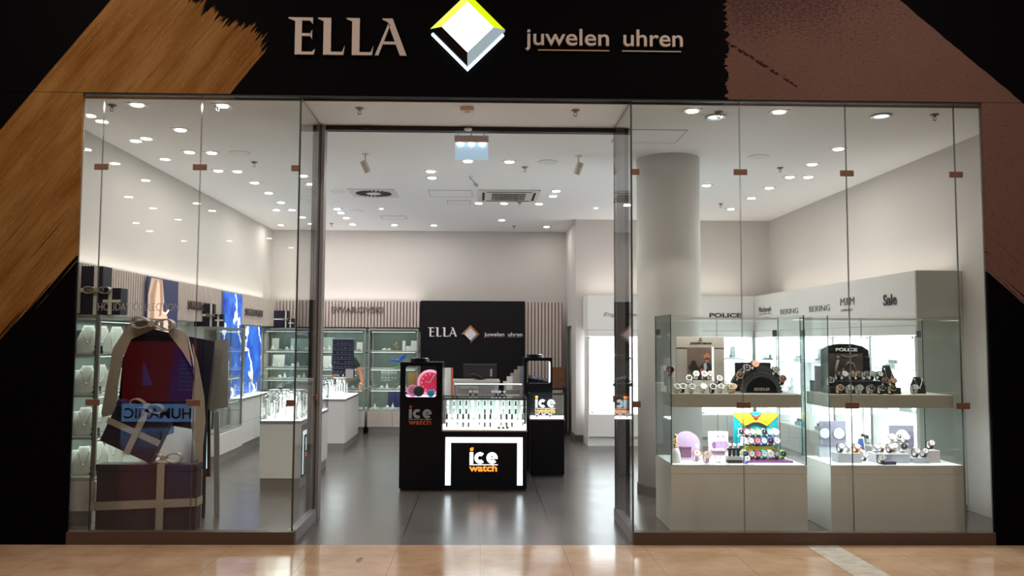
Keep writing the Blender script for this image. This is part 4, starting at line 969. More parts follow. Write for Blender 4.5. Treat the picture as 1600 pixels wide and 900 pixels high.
MB().box(.0, .735, .0, .34, .926, .934).build('deck', ALU, t_)
pane(0, .735, 0, .006, .935, 1.055, 'glass_front', t_); pane(0, .735, 0, .34, 1.056, 1.062, 'glass_top', t_)
MB().box(-.006, .741, -.006, .004, 1.063, 1.074).build('light_tube', WLIT, t_)
MB().box(-.010, .014, -.010, .014, .935, 1.062).build('corner_post', FRAME, t_); MB().box(.721, .745, -.010, .014, .935, 1.062).build('corner_post', FRAME, t_)
MB().box(.02, .44, .30, .31, .936, 1.05).build('back_card', pm('grey_back_card', (.38, .37, .38), .5), t_)
text('SWAROVSKI', .035, WC['white'], (.055, .2955, 1.000), parent=t_, width=.20, bold=.0008)
for i, (x, st) in enumerate(((.17, 'black'), (.22, 'white'), (.24, 'gold'), (.42, 'white'), (.46, 'black'), (.50, 'blue'), (.55, 'white'))):
    watch(-.275+x, 2.93, .9345, st, 'silver', 'white', '%s strapped watch in the raised glass case, %s from the left' % (st, ordn(i)), 'watches in the raised glass case', .9)
# watches hanging in the front case: long straps laid on a slope
for r_, (n_, yy_, zz_) in enumerate(((15, 2.36, .637), (13, 2.58, .76))):
    for i in range(n_):
        x = -.345+(.80/(n_-1))*i; dark = (i*7+r_*3) % 4 == 0
        st = ('white', 'white', 'silver', 'black')[(i*5+r_) % 4] if not dark else 'black'
        o_ = thing('strap_watch', '%s strapped watch stretched in the low black case, %s of the %s row' % (st, ordn(i), 'front' if r_ == 0 else 'rear'), 'watch', (x, yy_, zz_), group='strap watches in the low black case')
        ky = ('sw', st)
        if ky not in WME: WME[ky] = MB().box(-.009, .009, -.002, .002, .0, .055, .002).box(-.009, .009, -.002, .002, .085, .140, .002).mesh('strap', WC[st])
        if 'swc' not in WME:
            WME['swc'] = MB().cyl((0, -.004, .07), .021, .009, 'y', 22).mesh('case', SILVER); WME['swd'] = MB().cyl((0, -.0095, .07), .017, .002, 'y', 22).mesh('dial', WC['white']); WME['sws'] = MB().box(-.014, .014, .003, .006, 0, .145).box(-.018, .018, .0065, .05, 0, .006).mesh('stand', WC['white'])
        for nm, me in (('strap', WME[ky]), ('case', WME['swc']), ('dial', WME['swd']), ('stand', WME['sws'])):
            o = bpy.data.objects.new(nm, me); COL.objects.link(o); o.parent = case_ if nm == 'dial' else o_
            if nm == 'case': case_ = o
MB().box(-.32, .42, 2.53, 2.66, .636, .755, .002)
tag(MB().box(-.36, .46, 2.53, 2.66, .636, .757, .002).build('riser', WPLAS), 'long white riser in the low black display case', 'riser')
for i in range(3): tag(MB().lathe([(0, 0), (.022, 0), (.017, .012), (0, .03)], seg=12).build('watch_dome', WC['black'], None, (.20+i*.045, 2.25, .636)), 'small black dome at the front of the low case, %s from the left' % ordn(i), 'ornament', 'small black domes')
# rear tower and pedestal
t_ = tower('shorter looking black display tower behind, its window open towards the slatted wall', .525, .862, 3.44, .45, 1.348, (.036, .315, 1.045, 1.312), 1)
t_ = pedestal('black display case beside the rear tower holding white three-dimensional letters', .575, .970, 3.10, 3.43, .655, .930)
icelogo(t_, .07, .775, .235, .17, pm('white_block_letter', (.85, .9, .95), .4), ORG, .03)
lamp('case_light', (.2, .15, .92), 1.0, .35, (.85, .95, 1), sy=.2, parent=t_)
for i in range(3): watch(.66+i*.075, 3.17, .668, ('black', 'pink', 'maroon')[i], 'white', 'white', '%s watch in front of the white block letters' % ('black', 'pink', 'dark red')[i], 'watches before the block letters', 1.2)
for i, st in enumerate(('blue', 'black', 'red', 'green', 'white')):
    watch(.60+i*.048, 3.55+.01*i, 1.075-.012*i, st, 'black', 'blue' if st == 'black' else 'black', '%s strapped watch on the slope in the rear tower window' % st, 'watches in the rear tower window', 1.0)
o = tag(MB().prism([(0, 0), (.26, 0), (.26, .012), (0, .065)], 0, .10).build('watch_ramp', BLACK, None, (.575, 3.52, 1.0425)), 'black sloping ramp under the watches in the rear tower window', 'riser')
for i, (cm, l) in enumerate(((PAPER, 'white'), (pm('grey_brochure', (.45, .45, .50), .5), 'grey'), (pm('beige_brochure', (.60, .50, .45), .5), 'beige'), (pm('pale_blue_brochure', (.45, .5, .62), .5), 'pale blue'))):
    card(.36+i*.045, 3.62+i*.03, .96, .07, .16+.04*i, l+' brochure in the stand left of the rear tower', cm, .12, cat='brochure', grp='brochures left of the rear tower')
tag(MB().box(.30, .53, 3.58, 3.78, 0, .955, .003).build('brochure_stand', FRAME), 'dark brochure stand left of the rear tower', 'stand')
# ------------------------------------------------------------------ cash desk
t_ = thing('cash_desk', 'pale grey cash desk before the black logo wall', 'desk', (-.25, 5.85, 0))
MB().box(-.60, .52, -.25, .25, .05, .93, .003).build('body', pm('desk_front', (.50, .48, .46), .5), t_); MB().box(-.62, .54, -.27, .27, .931, .972, .003).build('worktop', pm('desk_top', (.55, .53, .50), .4), t_); MB().box(-.58, .50, -.23, .23, 0, .049).build('plinth', ALU, t_)
t_ = thing('side_desk', 'narrow pale cabinet right of the cash desk', 'desk', (.50, 5.95, 0))
MB().box(-.14, .25, -.2, .2, .05, .90, .003).build('body', MATS['desk_front'], t_); MB().box(-.15, .26, -.21, .21, .901, .935, .003).build('worktop', MATS['desk_top'], t_); MB().box(-.12, .23, -.18, .18, 0, .049).build('plinth', ALU, t_)
t_ = thing('monitor', 'black computer monitor on the cash desk, seen from behind', 'monitor', (-.0, 5.80, .973))
MB().box(-.245, .245, -.015, .015, .03, .225, .006).build('casing', BLKM, t_); MB().box(-.248, .248, -.008, .016, .2255, .230).build('top_edge', pm('monitor_edge', (.20, .17, .15), .4), t_)
MB().box(-.04, .04, .016, .04, .005, .15).cyl((0, .02, .003), .09, .006).build('stand', BLKM, t_); MB().tube([(-.18, -.02, .06), (-.10, -.03, .085), (.0, -.03, .05), (.05, -.02, .0)], .008, 6).build('cable', pm('cable_grey', (.06, .06, .06), .5), t_)
MB().box(.15, .18, -.018, -.0155, .05, .16).build('vent_label', pm('label_grey', (.30, .30, .30), .5), t_)
BOXM = pm('brown_carton', (.19, .085, .04), .7, vary=.15)
for z0, z1, x0, l in ((.775, .935, 1.16, 'brown carton on the dark rear cabinet, lower one of two'), (.936, 1.115, 1.19, 'brown carton on the dark rear cabinet, upper one of two')):
    t_ = thing('carton', l, 'box', (x0, 7.2, z0)); MB().box(0, .22, 0, .22, 0, z1-z0-.022, .003).build('carton_body', BOXM, t_); MB().box(-.004, .224, -.004, .224, z1-z0-.021, z1-z0-.001, .002).build('lid', BOXM, t_)
t_ = thing('rear_cabinet', 'low cabinet with a dark gap beside the rear doorway, carrying brown cartons', 'cabinet', (1.23, 7.3, 0))
MB().box(-.20, .13, -.15, .2, 0, .75, .002).build('body', pm('rear_cab_white', (.45, .43, .40), .5), t_); MB().box(-.21, .19, -.16, .21, .751, .774, .002).build('top', BLKM, t_); MB().box(.14, .19, -.15, .2, 0, .75).build('side_panel', BLKM, t_)
# ------------------------------------------------------------------ window display cases on the right
VF = pm('case_front', (.74, .74, .71), .32, vary=.02)
def vitrine(label, x0, x1, xs0, xs1):
    y0, y1 = .42, 1.02; t_ = thing('window_vitrine', label, 'display case', (x0, y0, 0)); w_, d_ = x1-x0, y1-y0
    MB().box(0, w_, 0, d_, .001, .470, .002).build('base', VF, t_)
    MB().box(-.001, w_+.001, -.001, d_+.001, .471, .535, .002).build('deck_edge', VF, t_)
    MB().box(.005, w_-.005, .005, d_-.005, .536, .541).build('light_deck', pm('vitrine_deck', (.92, .92, .93), .35), t_)
    zt = 1.775
    pane(.001, w_-.001, 0, .008, .543, zt, 'glass_front', t_); pane(0, .008, .009, d_-.009, .543, zt, 'glass_side', t_, VSIDE); pane(w_-.008, w_, .009, d_-.009, .543, zt, 'glass_side', t_, VSIDE)
    pane(.001, w_/2-.002, d_-.008, d_, .543, zt, 'glass_door', t_); pane(w_/2+.002, w_-.001, d_-.008, d_, .543, zt, 'glass_door', t_)
    MB().box(w_-.05, w_-.01, d_+.001, d_+.012, 1.60, 1.66, .002).box(.01, .05, d_+.001, d_+.012, 1.60, 1.66, .002).build('hinge', pm('hinge_steel', (.16, .17, .18), .3, .6), t_)
    MB().box(xs0-x0, xs1-x0, .02, .50, 1.010, 1.118, .003).build('shelf_box', pm('shelf_box_paint', (.58, .55, .49), .45), t_)
    lamp('shelf_light', ((xs0+xs1)/2-x0, .26, .998), 15.0, xs1-xs0-.06, (.90, .95, 1), sy=.42, parent=t_)
    MB().box(.01, w_-.01, d_-.03, d_-.012, zt-.022, zt-.006).build('led_bar', WPLAS, t_)
    lamp('top_light', (w_/2, d_/2, zt-.03), 5.0, w_-.1, (1, .96, .92), sy=.3, parent=t_)
    return t_
vitrine('window display case nearer the entrance, holding the yellow and teal watch display', 1.572, 2.690, 1.585, 2.668)
vitrine('window display case at the right end, holding the black arched display', 2.884, 4.004, 2.895, 3.935)
SZ, DZ = 1.1185, .5415
# --- case 1, upper shelf
t_ = thing('poster_stand', 'beige display stand with small black emblem and portrait of a man in a suit', 'poster stand', (1.725, .86, SZ))
PB = pm('beige_board', (.42, .38, .34), .6)
MB().box(0, .425, 0, .02, .0, .475, .002).build('board', PB, t_)
MB().box(0, .095, -.003, -.0005, .372, .379).box(.335, .425, -.003, -.0005, .372, .379).build('black_line', INK, t_)
MB().box(.10, .315, -.006, -.0005, .075, .382).build('photo', pm('photo_backdrop', (.17, .12, .10), .5, vary=.35, vscale=9), t_)
MB().box(.312, .330, -.008, -.0005, .075, .384).build('light_edge', pm('edge_glow', (.8, .9, 1), .4, emit=.8), t_)
MB().cyl((.15, -.008, .20), .042, .003, 'y', 24).cyl((.15, -.0075, .245), .022, .003, 'y', 16).build('pictured_watch', pm('pictured_watch', (.035, .025, .025), .3), t_)
MB().prism([(.185, .08), (.195, .20), (.235, .245), (.29, .245), (.311, .22), (.311, .08)], -.009, -.0062).build('pictured_suit', pm('pictured_suit', (.025, .02, .03), .6), t_)
MB().prism([(.245, .16), (.238, .235), (.262, .25), (.268, .20)], -.011, -.0092).build('pictured_shirt', pm('pictured_shirt', (.55, .55, .62), .6), t_)
MB().cyl((.268, -.0095, .305), .030, .003, 'y', 20).box(.256, .282, -.011, -.0085, .25, .29).cyl((.225, -.0115, .175), .020, .003, 'y', 14).box(.222, .24, -.0115, -.0095, .11, .165).build('pictured_skin', pm('pictured_skin', (.50, .20, .12), .6), t_)
MB().arc((.268, .318), .018, .032, .1, PI-.1, -.012, -.010, 14).build('pictured_hair', pm('pictured_hair', (.20, .10, .06), .6), t_)
text('JACQUES LEMANS', .022, INK, (.125, -.001, .412), parent=t_, width=.19, bold=.0004)
MB().box(.208, .213, -.003, -.0005, .437, .465).box(.195, .213, -.003, -.0005, .437, .441).box(.217, .222, -.003, -.0005, .437, .465).box(.217, .236, -.003, -.0005, .437, .441).build('emblem', INK, t_)
card(1.66, .88, SZ, .13, .22, 'small white leaflet stand beside the beige portrait board', PAPER, .1, cat='leaflet', pic=pm('leaflet_pic', (.28, .26, .30), .5))
watch(1.560+.04, .60, SZ+.14, 'red', 'red', 'black', 'red and black watch on a clear block beside the glass edge', None, 1.5, tilt=.2)
tag(MB().box(1.582, 1.632, .57, .63, SZ, SZ+.142, .002).build('clear_block', pm('frosted_block', (.75, .8, .82), .3)), 'clear block carrying the red and black watch', 'riser')
tag(MB().box(1.66, 2.12, .66, .84, SZ, SZ+.060, .003).build('riser', WPLAS), 'long low white riser under the silver watches', 'riser')
tag(MB().box(1.84, 2.02, .72, .83, SZ+.061, SZ+.095, .003).build('riser', WPLAS), 'upper white riser step before the portrait board', 'riser')
for i, (x, y, z, st, ca, di) in enumerate(((1.64, .50, 0, 'silver', 'silver', 'white'), (1.70, .56, 0, 'black', 'silver', 'grey'), (1.76, .50, 0, 'silver', 'silver', 'white'), (1.80, .75, .061, 'silver', 'silver', 'black'), (1.87, .78, .096, 'silver', 'silver', 'white'), (1.93, .74, .096, 'brown', 'silver', 'white'), (1.99, .77, .096, 'silver', 'rose', 'white'), (2.06, .74, .061, 'black', 'silver', 'white'), (1.87, .55, 0, 'silver', 'silver', 'silver'), (1.94, .52, 0, 'black', 'silver', 'black'), (2.02, .56, 0, 'silver', 'silver', 'white'), (2.09, .51, 0, 'silver', 'gold', 'white'), (2.14, .60, 0, 'rose', 'rose', 'white'))):
    watch(x, y, SZ+z+.0005, st, ca, di, '%s watch with %s dial, %s from the left around the beige portrait board' % (st, di, ordn(i)), 'watches before the portrait board', 1.25)
# black gear shaped display
t_ = thing('gear_display', 'black display with half a toothed gear wheel and a square back board', 'display stand', (2.395, .72, SZ))
MB().box(-.16, .155, .11, .125, 0, .252, .002).build('back_board', pm('navy_board', (.012, .012, .025), .5), t_)
gb = MB().arc((0, .0), .135, .165, 0, PI, -.10, -.06, 30)
for i in range(19): a = PI*(i+.5)/19; gb.cyl((.168*math.cos(a), -.08, .168*math.sin(a)), .011, .04, 'y', 8)
gb.build('gear_rim', pm('gunmetal', (.16, .16, .17), .35, .6), t_)
MB().arc((0, 0), .001, .134, 0, PI, -.095, -.07, 30).build('face_plate', BLACK, t_)
MB().arc((.0, 0), .14, .235, .35, PI-.35, .0, .06, 30).build('arc_ramp', pm('charcoal_ramp', (.08, .08, .075), .6), t_)
text('SEVEN-24', .034, pm('logo_grey', (.5, .5, .5), .5), (-.065, -.098, .02), parent=t_, width=.13, bold=.0008)
for i, (a, st, ca, di) in enumerate(((150, 'black', 'rose', 'black'), (125, 'brown', 'silver', 'black'), (102, 'black', 'rose', 'rose'), (48, 'black', 'silver', 'grey'), (22, 'black', 'rose', 'brown'))):
    r_ = .205; watch(2.395+r_*math.cos(math.radians(a)), .69, SZ+r_*math.sin(math.radians(a))-.015, st, ca, di, '%s from the left of the large watches on the black gear display' % ordn(i), 'watches on the gear display', 1.45, tilt=.35)
# --- case 2, upper shelf
t_ = thing('arched_display', 'black arched display board with white lettering and a dim picture', 'display stand', (3.20, .80, SZ))
MB().prism([(-.21, 0), (-.205, .37), (-.14, .405), (-.05, .42), (.06, .42), (.15, .40), (.205, .365), (.225, 0)], 0, .04).build('board', BLACK, t_)
MB().box(-.15, .15, -.004, -.0005, .05, .335).build('picture', pm('dim_picture', (.060, .040, .028), .5, vary=.9, vscale=12), t_)
text('POLICE', .036, pm('logo_white', (.7, .7, .7), .4), (-.09, -.002, .357), parent=t_, width=.19, bold=.0010)
PS = pm('pictured_shape', (.20, .18, .17), .5)
MB().tube([(-.02, -.006, .12), (-.03, -.006, .20), (.02, -.006, .26), (.06, -.006, .25), (.10, -.006, .14)], .008, 6).tube([(-.10, -.006, .08), (-.09, -.006, .20), (-.07, -.006, .28)], .012, 6).sph((-.07, -.006, .30), .016, (1, .3, 1)).tube([(-.04, -.006, .32), (.02, -.006, .30), (.10, -.006, .32)], .005, 6).build('pictured_figure', PS, t_)
tag(MB().box(2.955, 3.56, .56, .74, SZ, SZ+.052, .003).build('riser', BLKM), 'long flat black plinth before the arched display', 'riser')
tag(MB().box(3.03, 3.42, .60, .74, SZ+.053, SZ+.105, .003).build('riser', BLKM), 'upper black plinth step before the arched display', 'riser')
for i, (x, y, z, st, ca, di) in enumerate(((2.99, .66, .053, 'black', 'silver', 'black'), (3.06, .66, .106, 'black', 'black', 'black'), (3.12, .68, .106, 'silver', 'silver', 'white'), (3.18, .66, .106, 'black', 'rose', 'brown'), (3.24, .68, .106, 'black', 'silver', 'black'), (3.30, .66, .106, 'silver', 'silver', 'black'), (3.36, .68, .106, 'black', 'silver', 'grey'), (3.41, .65, .106, 'black', 'black', 'white'), (3.46, .66, .053, 'brown', 'rose', 'black'), (3.52, .64, .053, 'black', 'rose', 'rose'),
      (3.00, .50, 0, 'brown', 'rose', 'brown'), (3.08, .49, 0, 'silver', 'silver', 'white'), (3.16, .49, 0, 'silver', 'silver', 'silver'), (3.25, .48, 0, 'silver', 'silver', 'black'), (3.34, .48, 0, 'black', 'silver', 'black'), (3.43, .48, 0, 'black', 'gold', 'black'))):
    watch(x, y, SZ+z+.0005, st, ca, di, '%s %s watch at the black arched display, %s from the left' % (('upper row' if i < 10 else 'shelf level'), st, ordn(i if i < 10 else i-10)), 'watches at the arched display', 1.3, tilt=.45)
bust(3.565, .80, SZ, 0, 'tall black bust with a long silver chain right of the arched display', None, DARKV, .235, .13)
tag(MB().box(3.44, 3.66, .70, .80, SZ, SZ+.04, .003).build('riser', BLKM), 'black plinth at the foot of the tall black bust', 'riser') if False else None
bust(3.755, .66, SZ, -.1, 'small black bust with a silver necklace at the right end of the shelf', None, DARKV, .14, .12)
watch(3.66, .55, SZ+.0005, 'silver', 'silver', 'white', 'silver bangle watch left of the small black bust', None, 1.3)
t_ = thing('grey_block_display', 'dark grey block display at the left end of the second shelf', 'display block', (2.94, .85, SZ)); MB().box(0, .16, 0, .10, 0, .095, .002).build('foot', pm('slate', (.09, .10, .13), .6), t_); MB().box(.03, .115, .03, .07, .0955, .225, .002).build('block', MATS['slate'], t_)
watch(3.10, .93, SZ+.0005, 'silver', 'silver', 'white', 'silver watch behind the dark grey block display', None, 1.3)
# --- case 1, lower deck
t_ = thing('vase', 'white bottle with a spiky gold stopper at the left end of the lower deck', 'vase', (1.645, .58, DZ))
MB().lathe([(0, 0), (.040, 0), (.044, .015), (.040, .07), (.030, .10), (.018, .115), (0, .117)], seg=24).build('vase_body', WC['white'], t_)
bs = MB().tube([(0, 0, .117), (.002, 0, .20)], [.014, .006])
for i in range(7): a = i*2.2; bs.sph((.014*math.cos(a), .014*math.sin(a), .128+i*.012), .011, (1, 1, .8), 10)
bs.sph((0, 0, .215), .011, (1, 1, 1.8)).build('stopper', GOLD, t_)
LIL = pm('lilac', (.62, .48, .66), .5); DLIL = pm('plum', (.20, .09, .17), .5)
t_ = thing('round_podium', 'round lilac podium board behind the pink watches', 'display stand', (1.80, .80, DZ)); MB().cyl((0, .02, .115), .115, .02, 'y', 40).build('disc', LIL, t_); MB().box(-.12, .10, -.10, .0, 0, .02, .004).build('foot', LIL, t_)
t_ = thing('plum_box', 'plum coloured gift box on the lilac podium', 'box', (1.765, .73, DZ+.0205)); MB().box(-.045, .045, -.03, .03, 0, .075, .003).build('box_body', DLIL, t_); MB().box(-.047, .047, -.032, .032, .076, .092, .003).build('lid', DLIL, t_)
t_ = thing('perfume_bottle', 'slim pale pink perfume bottle on the lilac podium', 'bottle', (1.865, .74, DZ+.0205)); MB().box(-.018, .018, -.012, .012, 0, .085, .004).build('flask', pm('pink_glass', (.75, .55, .66), .15), t_); MB().cyl((0, 0, .098), .012, .025).build('cap', WC['white'], t_)
for x, y, st, l in ((1.825, .62, 'lilac', 'lilac watch on a drum before the lilac podium'), (1.885, .52, 'lilac', 'lilac watch nearest the glass before the lilac podium')):
    watch(x, y, DZ+.0005, st, 'rose', 'white', l, None, 1.6)
t_ = thing('barrel_clock', 'pink ribbed bracelet on a wire stand on the lower deck', 'bracelet', (2.00, .58, DZ)); MB().tube([(-.02, 0, 0), (-.02, 0, .055)], .003).tube([(.02, 0, 0), (.02, 0, .055)], .003).tube([(-.022, 0, .003), (.022, 0, .003)], .003).build('wire_stand', CHROME, t_)
bb = MB()
for i in range(11): bb.cyl((-.050+i*.010, 0, .085), .030 if i % 2 else .028, .0095, 'x', 18)
bb.build('bracelet', pm('pink_bracelet', (.55, .36, .45), .3, .3), t_)
card(2.07, .78, DZ, .175, .235, 'white leaflet with two small round emblems and figures', PAPER, .12, cat='poster')
t_ = thing('poster_print', 'pink and blue picture on the white leaflet', 'picture', (0, 0, 0)); 
bpy.data.objects.remove(t_)
pp = [o for o in COL.objects if o.get('label', '').startswith('white leaflet with two')][0]
MB().box(-.02, .08, -.0025, -.0005, .06, .15).build('print', pm('pink_blue_print', (.45, .30, .50), .5, vary=.8, vscale=30), pp)
MB().prism([(-.065, .04), (-.05, .09), (-.06, .13), (-.035, .15), (-.02, .13), (-.03, .05)], -.0025, -.0005).build('print', pm('violet_print', (.25, .12, .28), .5), pp)
MB().cyl((.0, -.002, .19), .011, .003, 'y', 16).build('emblem', pm('grey_emblem', (.25, .25, .3), .5), pp); MB().cyl((.045, -.002, .19), .011, .003, 'y', 16).build('emblem', pm('pink_emblem', (.8, .25, .35), .5), pp)
t_ = thing('watch_rack', 'black and grey rack with three arms for small watches', 'display stand', (2.13, .56, DZ)); MB().box(-.06, .06, -.03, .03, 0, .026, .002).build('foot', BLKM, t_); MB().box(-.06, .06, -.03, .03, .0265, .055, .002).build('step', GREYBOX, t_)
MB().box(-.045, -.025, -.01, .01, .0555, .105).box(-.01, .01, -.01, .01, .0555, .105).box(.025, .045, -.01, .01, .0555, .105).box(-.055, .055, -.012, .012, .1055, .118).build('arms', BLKM, t_)
for i in range(3): watch(2.09+i*.04, .56, DZ+.1185, ('pink', 'white', 'pink')[i], 'silver', 'white', 'small %s watch on the black rack, %s from the left' % (('pink', 'white', 'pink')[i], ordn(i)), 'watches on the black rack', .7)
# yellow and teal display with coloured watches
t_ = thing('colour_display', 'yellow and teal patterned watch display with a purple foot', 'display stand', (2.40, .70, DZ))
YEL = pm('yellow_board', (.80, .66, .02), .5); TEA = pm('teal_board', (.0, .32, .40), .5)
MB().box(-.19, .19, .10, .125, .005, .40, .003).build('back_board', TEA, t_)
MB().prism([(-.19, .395), (-.05, .395), (.0, .34), (.05, .395), (.19, .395), (.19, .365), (.10, .285), (.0, .31), (-.10, .285), (-.19, .365)], .094, .0995).build('yellow_rays', YEL, t_)
MB().prism([(-.055, .393), (-.045, .393), (0, .348), (.045, .393), (.055, .393), (0, .325)], .090, .0935).build('red_chevron', RED, t_)
MB().arc((0, .19), .10, .125, .3, PI-.3, .088, .0935, 24).build('black_arc', INK, t_)
MB().arc((0, .19), .15, .156, .45, PI-.45, .090, .0935, 24).arc((0, .19), .175, .180, .55, PI-.55, .090, .0935, 24).build('grey_arc', pm('arc_olive', (.35, .30, .03), .5), t_)
MB().prism([(-.23, -.14), (.23, -.14), (.20, .13), (-.20, .13)], 0, .016, plane='xy').build('foot', pm('purple_foot', (.28, .07, .30), .4), t_)
MB().prism([(-.17, .0165), (.17, .0165), (.17, .06), (.12, .115), (-.12, .115), (-.17, .06)], -.02, .04).build('olive_block', pm('olive_block', (.40, .32, .02), .5), t_)
pane(-.20, .20, -.115, -.110, .017, .075, 'clear_lip', t_)
cols1 = ['mint', 'brown', 'maroon', 'teal', 'white', 'black', 'green']; cols2 = ['white', 'silver', 'maroon', 'blue', 'purple', 'lilac']; cols3 = ['mint', 'red', 'silver', 'green', 'grey', 'teal', 'white']
for r_, (cs_, z, y, w_) in enumerate(((cols1, .0175, .635, .32), (cols2, .1165, .72, .28), (cols3, .185, .775, .30))):
    for i, c_ in enumerate(cs_):
        watch(2.40-w_/2+w_*i/(len(cs_)-1), y, DZ+z, c_, c_, {'white': 'white', 'black': 'grey', 'silver': 'white', 'maroon': 'pink', 'blue': 'white'}.get(c_, 'white' if i % 2 else 'black'),
              '%s watch, %s in the %s row of the yellow and teal display' % (c_, ordn(i), ('bottom', 'middle', 'top')[r_]), 'coloured watches on the yellow and teal display', 1.35, tilt=.25)
MB().box(-.165, .165, .055, .09, .120, .184, .002).build('upper_step', TEA, t_); 
watch(2.215, .50, DZ+.0005, 'blue', 'silver', 'white', 'small dark blue watch lying at the left foot of the yellow and teal display', None, 1.0)
# --- case 2, lower deck
BLP = pm('blurred_photo', (.20, .19, .25), .5, vary=.5, vscale=10)
def poster(x, y, w_, h, lab, dials):
    t_ = thing('watch_poster', lab, 'poster', (x, y, DZ)); MB().box(-w_/2, w_/2, 0, .012, .10, .10+h, .001).build('board', BLP, t_); MB().box(-w_/2, w_/2, .0125, .05, 0, .0995, .002).build('stand', GREYBOX, t_)
    for dx, dz, r in dials: MB().cyl((dx, -.003, .10+dz), r, .004, 'y', 28).build('pictured_dial', pm('pictured_dial', (.62, .64, .72), .4), t_); MB().arc((dx, .10+dz), r, r*1.14, 0, 2*PI, -.006, -.0005, 28).build('pictured_ring', pm('pictured_ring', (.3, .3, .34), .3, .5), t_)
poster(3.115, .90, .235, .215, 'grey picture board showing two pale watch dials', ((-.07, .11, .045), (.055, .11, .048)))
poster(3.70, .84, .215, .185, 'violet grey picture board showing one large pale watch dial', ((.0, .10, .055),))
t_ = card(3.315, .88, DZ+.0, .16, .18, 'small white picture card with orange and blue shapes', PAPER, .15, cat='card')
MB().prism([(-.06, .04), (-.02, .12), (.03, .10), (.05, .04)], -.003, -.0005).build('print', WC['orange'], t_); MB().prism([(.01, .10), (.03, .165), (.07, .165), (.075, .06)], -.005, -.0035).build('print', pm('deep_blue_print', (.02, .06, .18), .5), t_)
for x0, x1, y0, y1, h, l in ((3.02, 3.22, .58, .72, .075, 'grey riser at the left of the end case lower deck'), (3.33, 3.62, .56, .72, .075, 'wide grey riser in the middle of the end case lower deck'), (3.65, 3.79, .56, .66, .04, 'low grey riser right of the middle on the end case lower deck'), (3.79, 3.90, .60, .74, .10, 'pinkish box riser at the right of the end case lower deck'), (3.50, 3.70, .73, .80, .14, 'tall pinkish riser before the violet picture board')):
    tag(MB().box(x0, x1, y0, y1, DZ, DZ+h, .003).build('riser', GREYBOX if 'grey' in l else pm('pink_riser', (.60, .52, .52), .6)), l, 'riser')
tag(MB().box(3.35, 3.46, .47, .53, DZ, DZ+.028, .006).build('watch_roll', pm('navy_roll', (.03, .035, .09), .6)), 'dark blue flat case at the front of the middle riser', 'case')
for i, (x, y, z, st, ca, di) in enumerate(((3.06, .64, .0755, 'black', 'silver', 'white'), (3.13, .66, .0755, 'white', 'silver', 'white'), (3.19, .63, .0755, 'brown', 'rose', 'white'), (3.27, .66, 0, 'black', 'silver', 'white'), (3.36, .63, .0755, 'silver', 'silver', 'white'), (3.42, .66, .0755, 'brown', 'rose', 'white'), (3.48, .63, .0755, 'black', 'silver', 'white'), (3.53, .67, .0755, 'gold', 'gold', 'white'), (3.59, .63, .0755, 'silver', 'black', 'black'),
      (3.56, .765, .1405, 'white', 'rose', 'white'), (3.62, .77, .1405, 'silver', 'silver', 'black'), (3.68, .765, .1405, 'grey', 'silver', 'grey'), (3.69, .61, .0405, 'black', 'gold', 'white'), (3.76, .61, .0405, 'black', 'silver', 'white'), (3.85, .67, .1005, 'black', 'rose', 'white'), (3.34, .50, 0, 'black', 'silver', 'white'))):
    watch(x, y, DZ+z+.0003, st, ca, di, '%s strapped watch, %s dial, end case lower deck, %s from the left' % (st, di, ordn(i)), 'watches on the end case lower deck', 1.3, tilt=.5)
# ------------------------------------------------------------------ gift display in the left window
t_ = thing('gift_box', 'large dark blue gift box with beige ribbon standing in the left window', 'gift box', (-2.715, .49, 0))
W2, H2 = .405, .525
MB().box(-W2, W2, 0, .12, .001, H2-.055, .006).build('box_body', NAVY, t_)
MB().box(-W2-.008, W2+.008, -.008, .127, H2-.054, H2, .005).build('lid', NAVY, t_)
MB().prism([(-W2-.001, .155), (W2+.001, .19), (W2+.001, .255), (-W2-.001, .222)], -.013, -.0085).box(W2+.009, W2+.013, -.008, .127, .19, .255).build('ribbon_band', RIB, t_)
MB().box(.09, .15, -.018, -.0135, .003, H2+.004).box(.09, .15, -.0134, .12, H2+.0005, H2+.005).build('ribbon_upright', RIB, t_)
def bow(t_, x, y, z, s_, rot=0.0):
    b_ = MB()
    for sg in (-1, 1):
        n_ = 18; O = []; I = []
        for i in range(n_+1):
            a = -PI+2*PI*i/n_; rr_ = 1-.35*math.cos(a/2)**8*0; O.append((sg*(.075+.068*math.cos(a)), .034*math.sin(a)*(1.15+.35*math.cos(a)))); I.append((sg*(.075+.060*math.cos(a)), .026*math.sin(a)*(1.15+.35*math.cos(a))))
        for i in range(n_):
            b_.prism([(p_[0]*s_, p_[1]*s_) for p_ in (O[i], O[i+1], I[i+1], I[i])], -.032*s_, .032*s_)
    b_.cyl((0, 0, 0), .022*s_, .066*s_, 'y', 14)
    b_.build('bow', RIB, t_, (x, y, z), (0, rot, 0))
bow(t_, .115, .06, H2+.045, 1.05)
t_ = thing('gift_box', 'tilted dark blue gift box with crossed beige ribbon leaning over the larger one', 'gift box', (-2.83, .475, .80), rot=(0, math.radians(24), 0))
MB().box(-.215, .235, 0, .12, -.185, .135, .006).build('box_body', NAVY, t_); MB().box(-.221, .241, -.006, .126, .136, .180, .005).build('lid', pm('navy_lid', (.018, .016, .07), .5), t_)
MB().box(-.223, .243, -.013, -.0065, -.03, .020).build('ribbon_band', RIB, t_); MB().box(.01, .062, -.019, -.0135, -.186, .183).build('ribbon_upright', RIB, t_)
bow(t_, .0, .05, .215, .95, -.15)
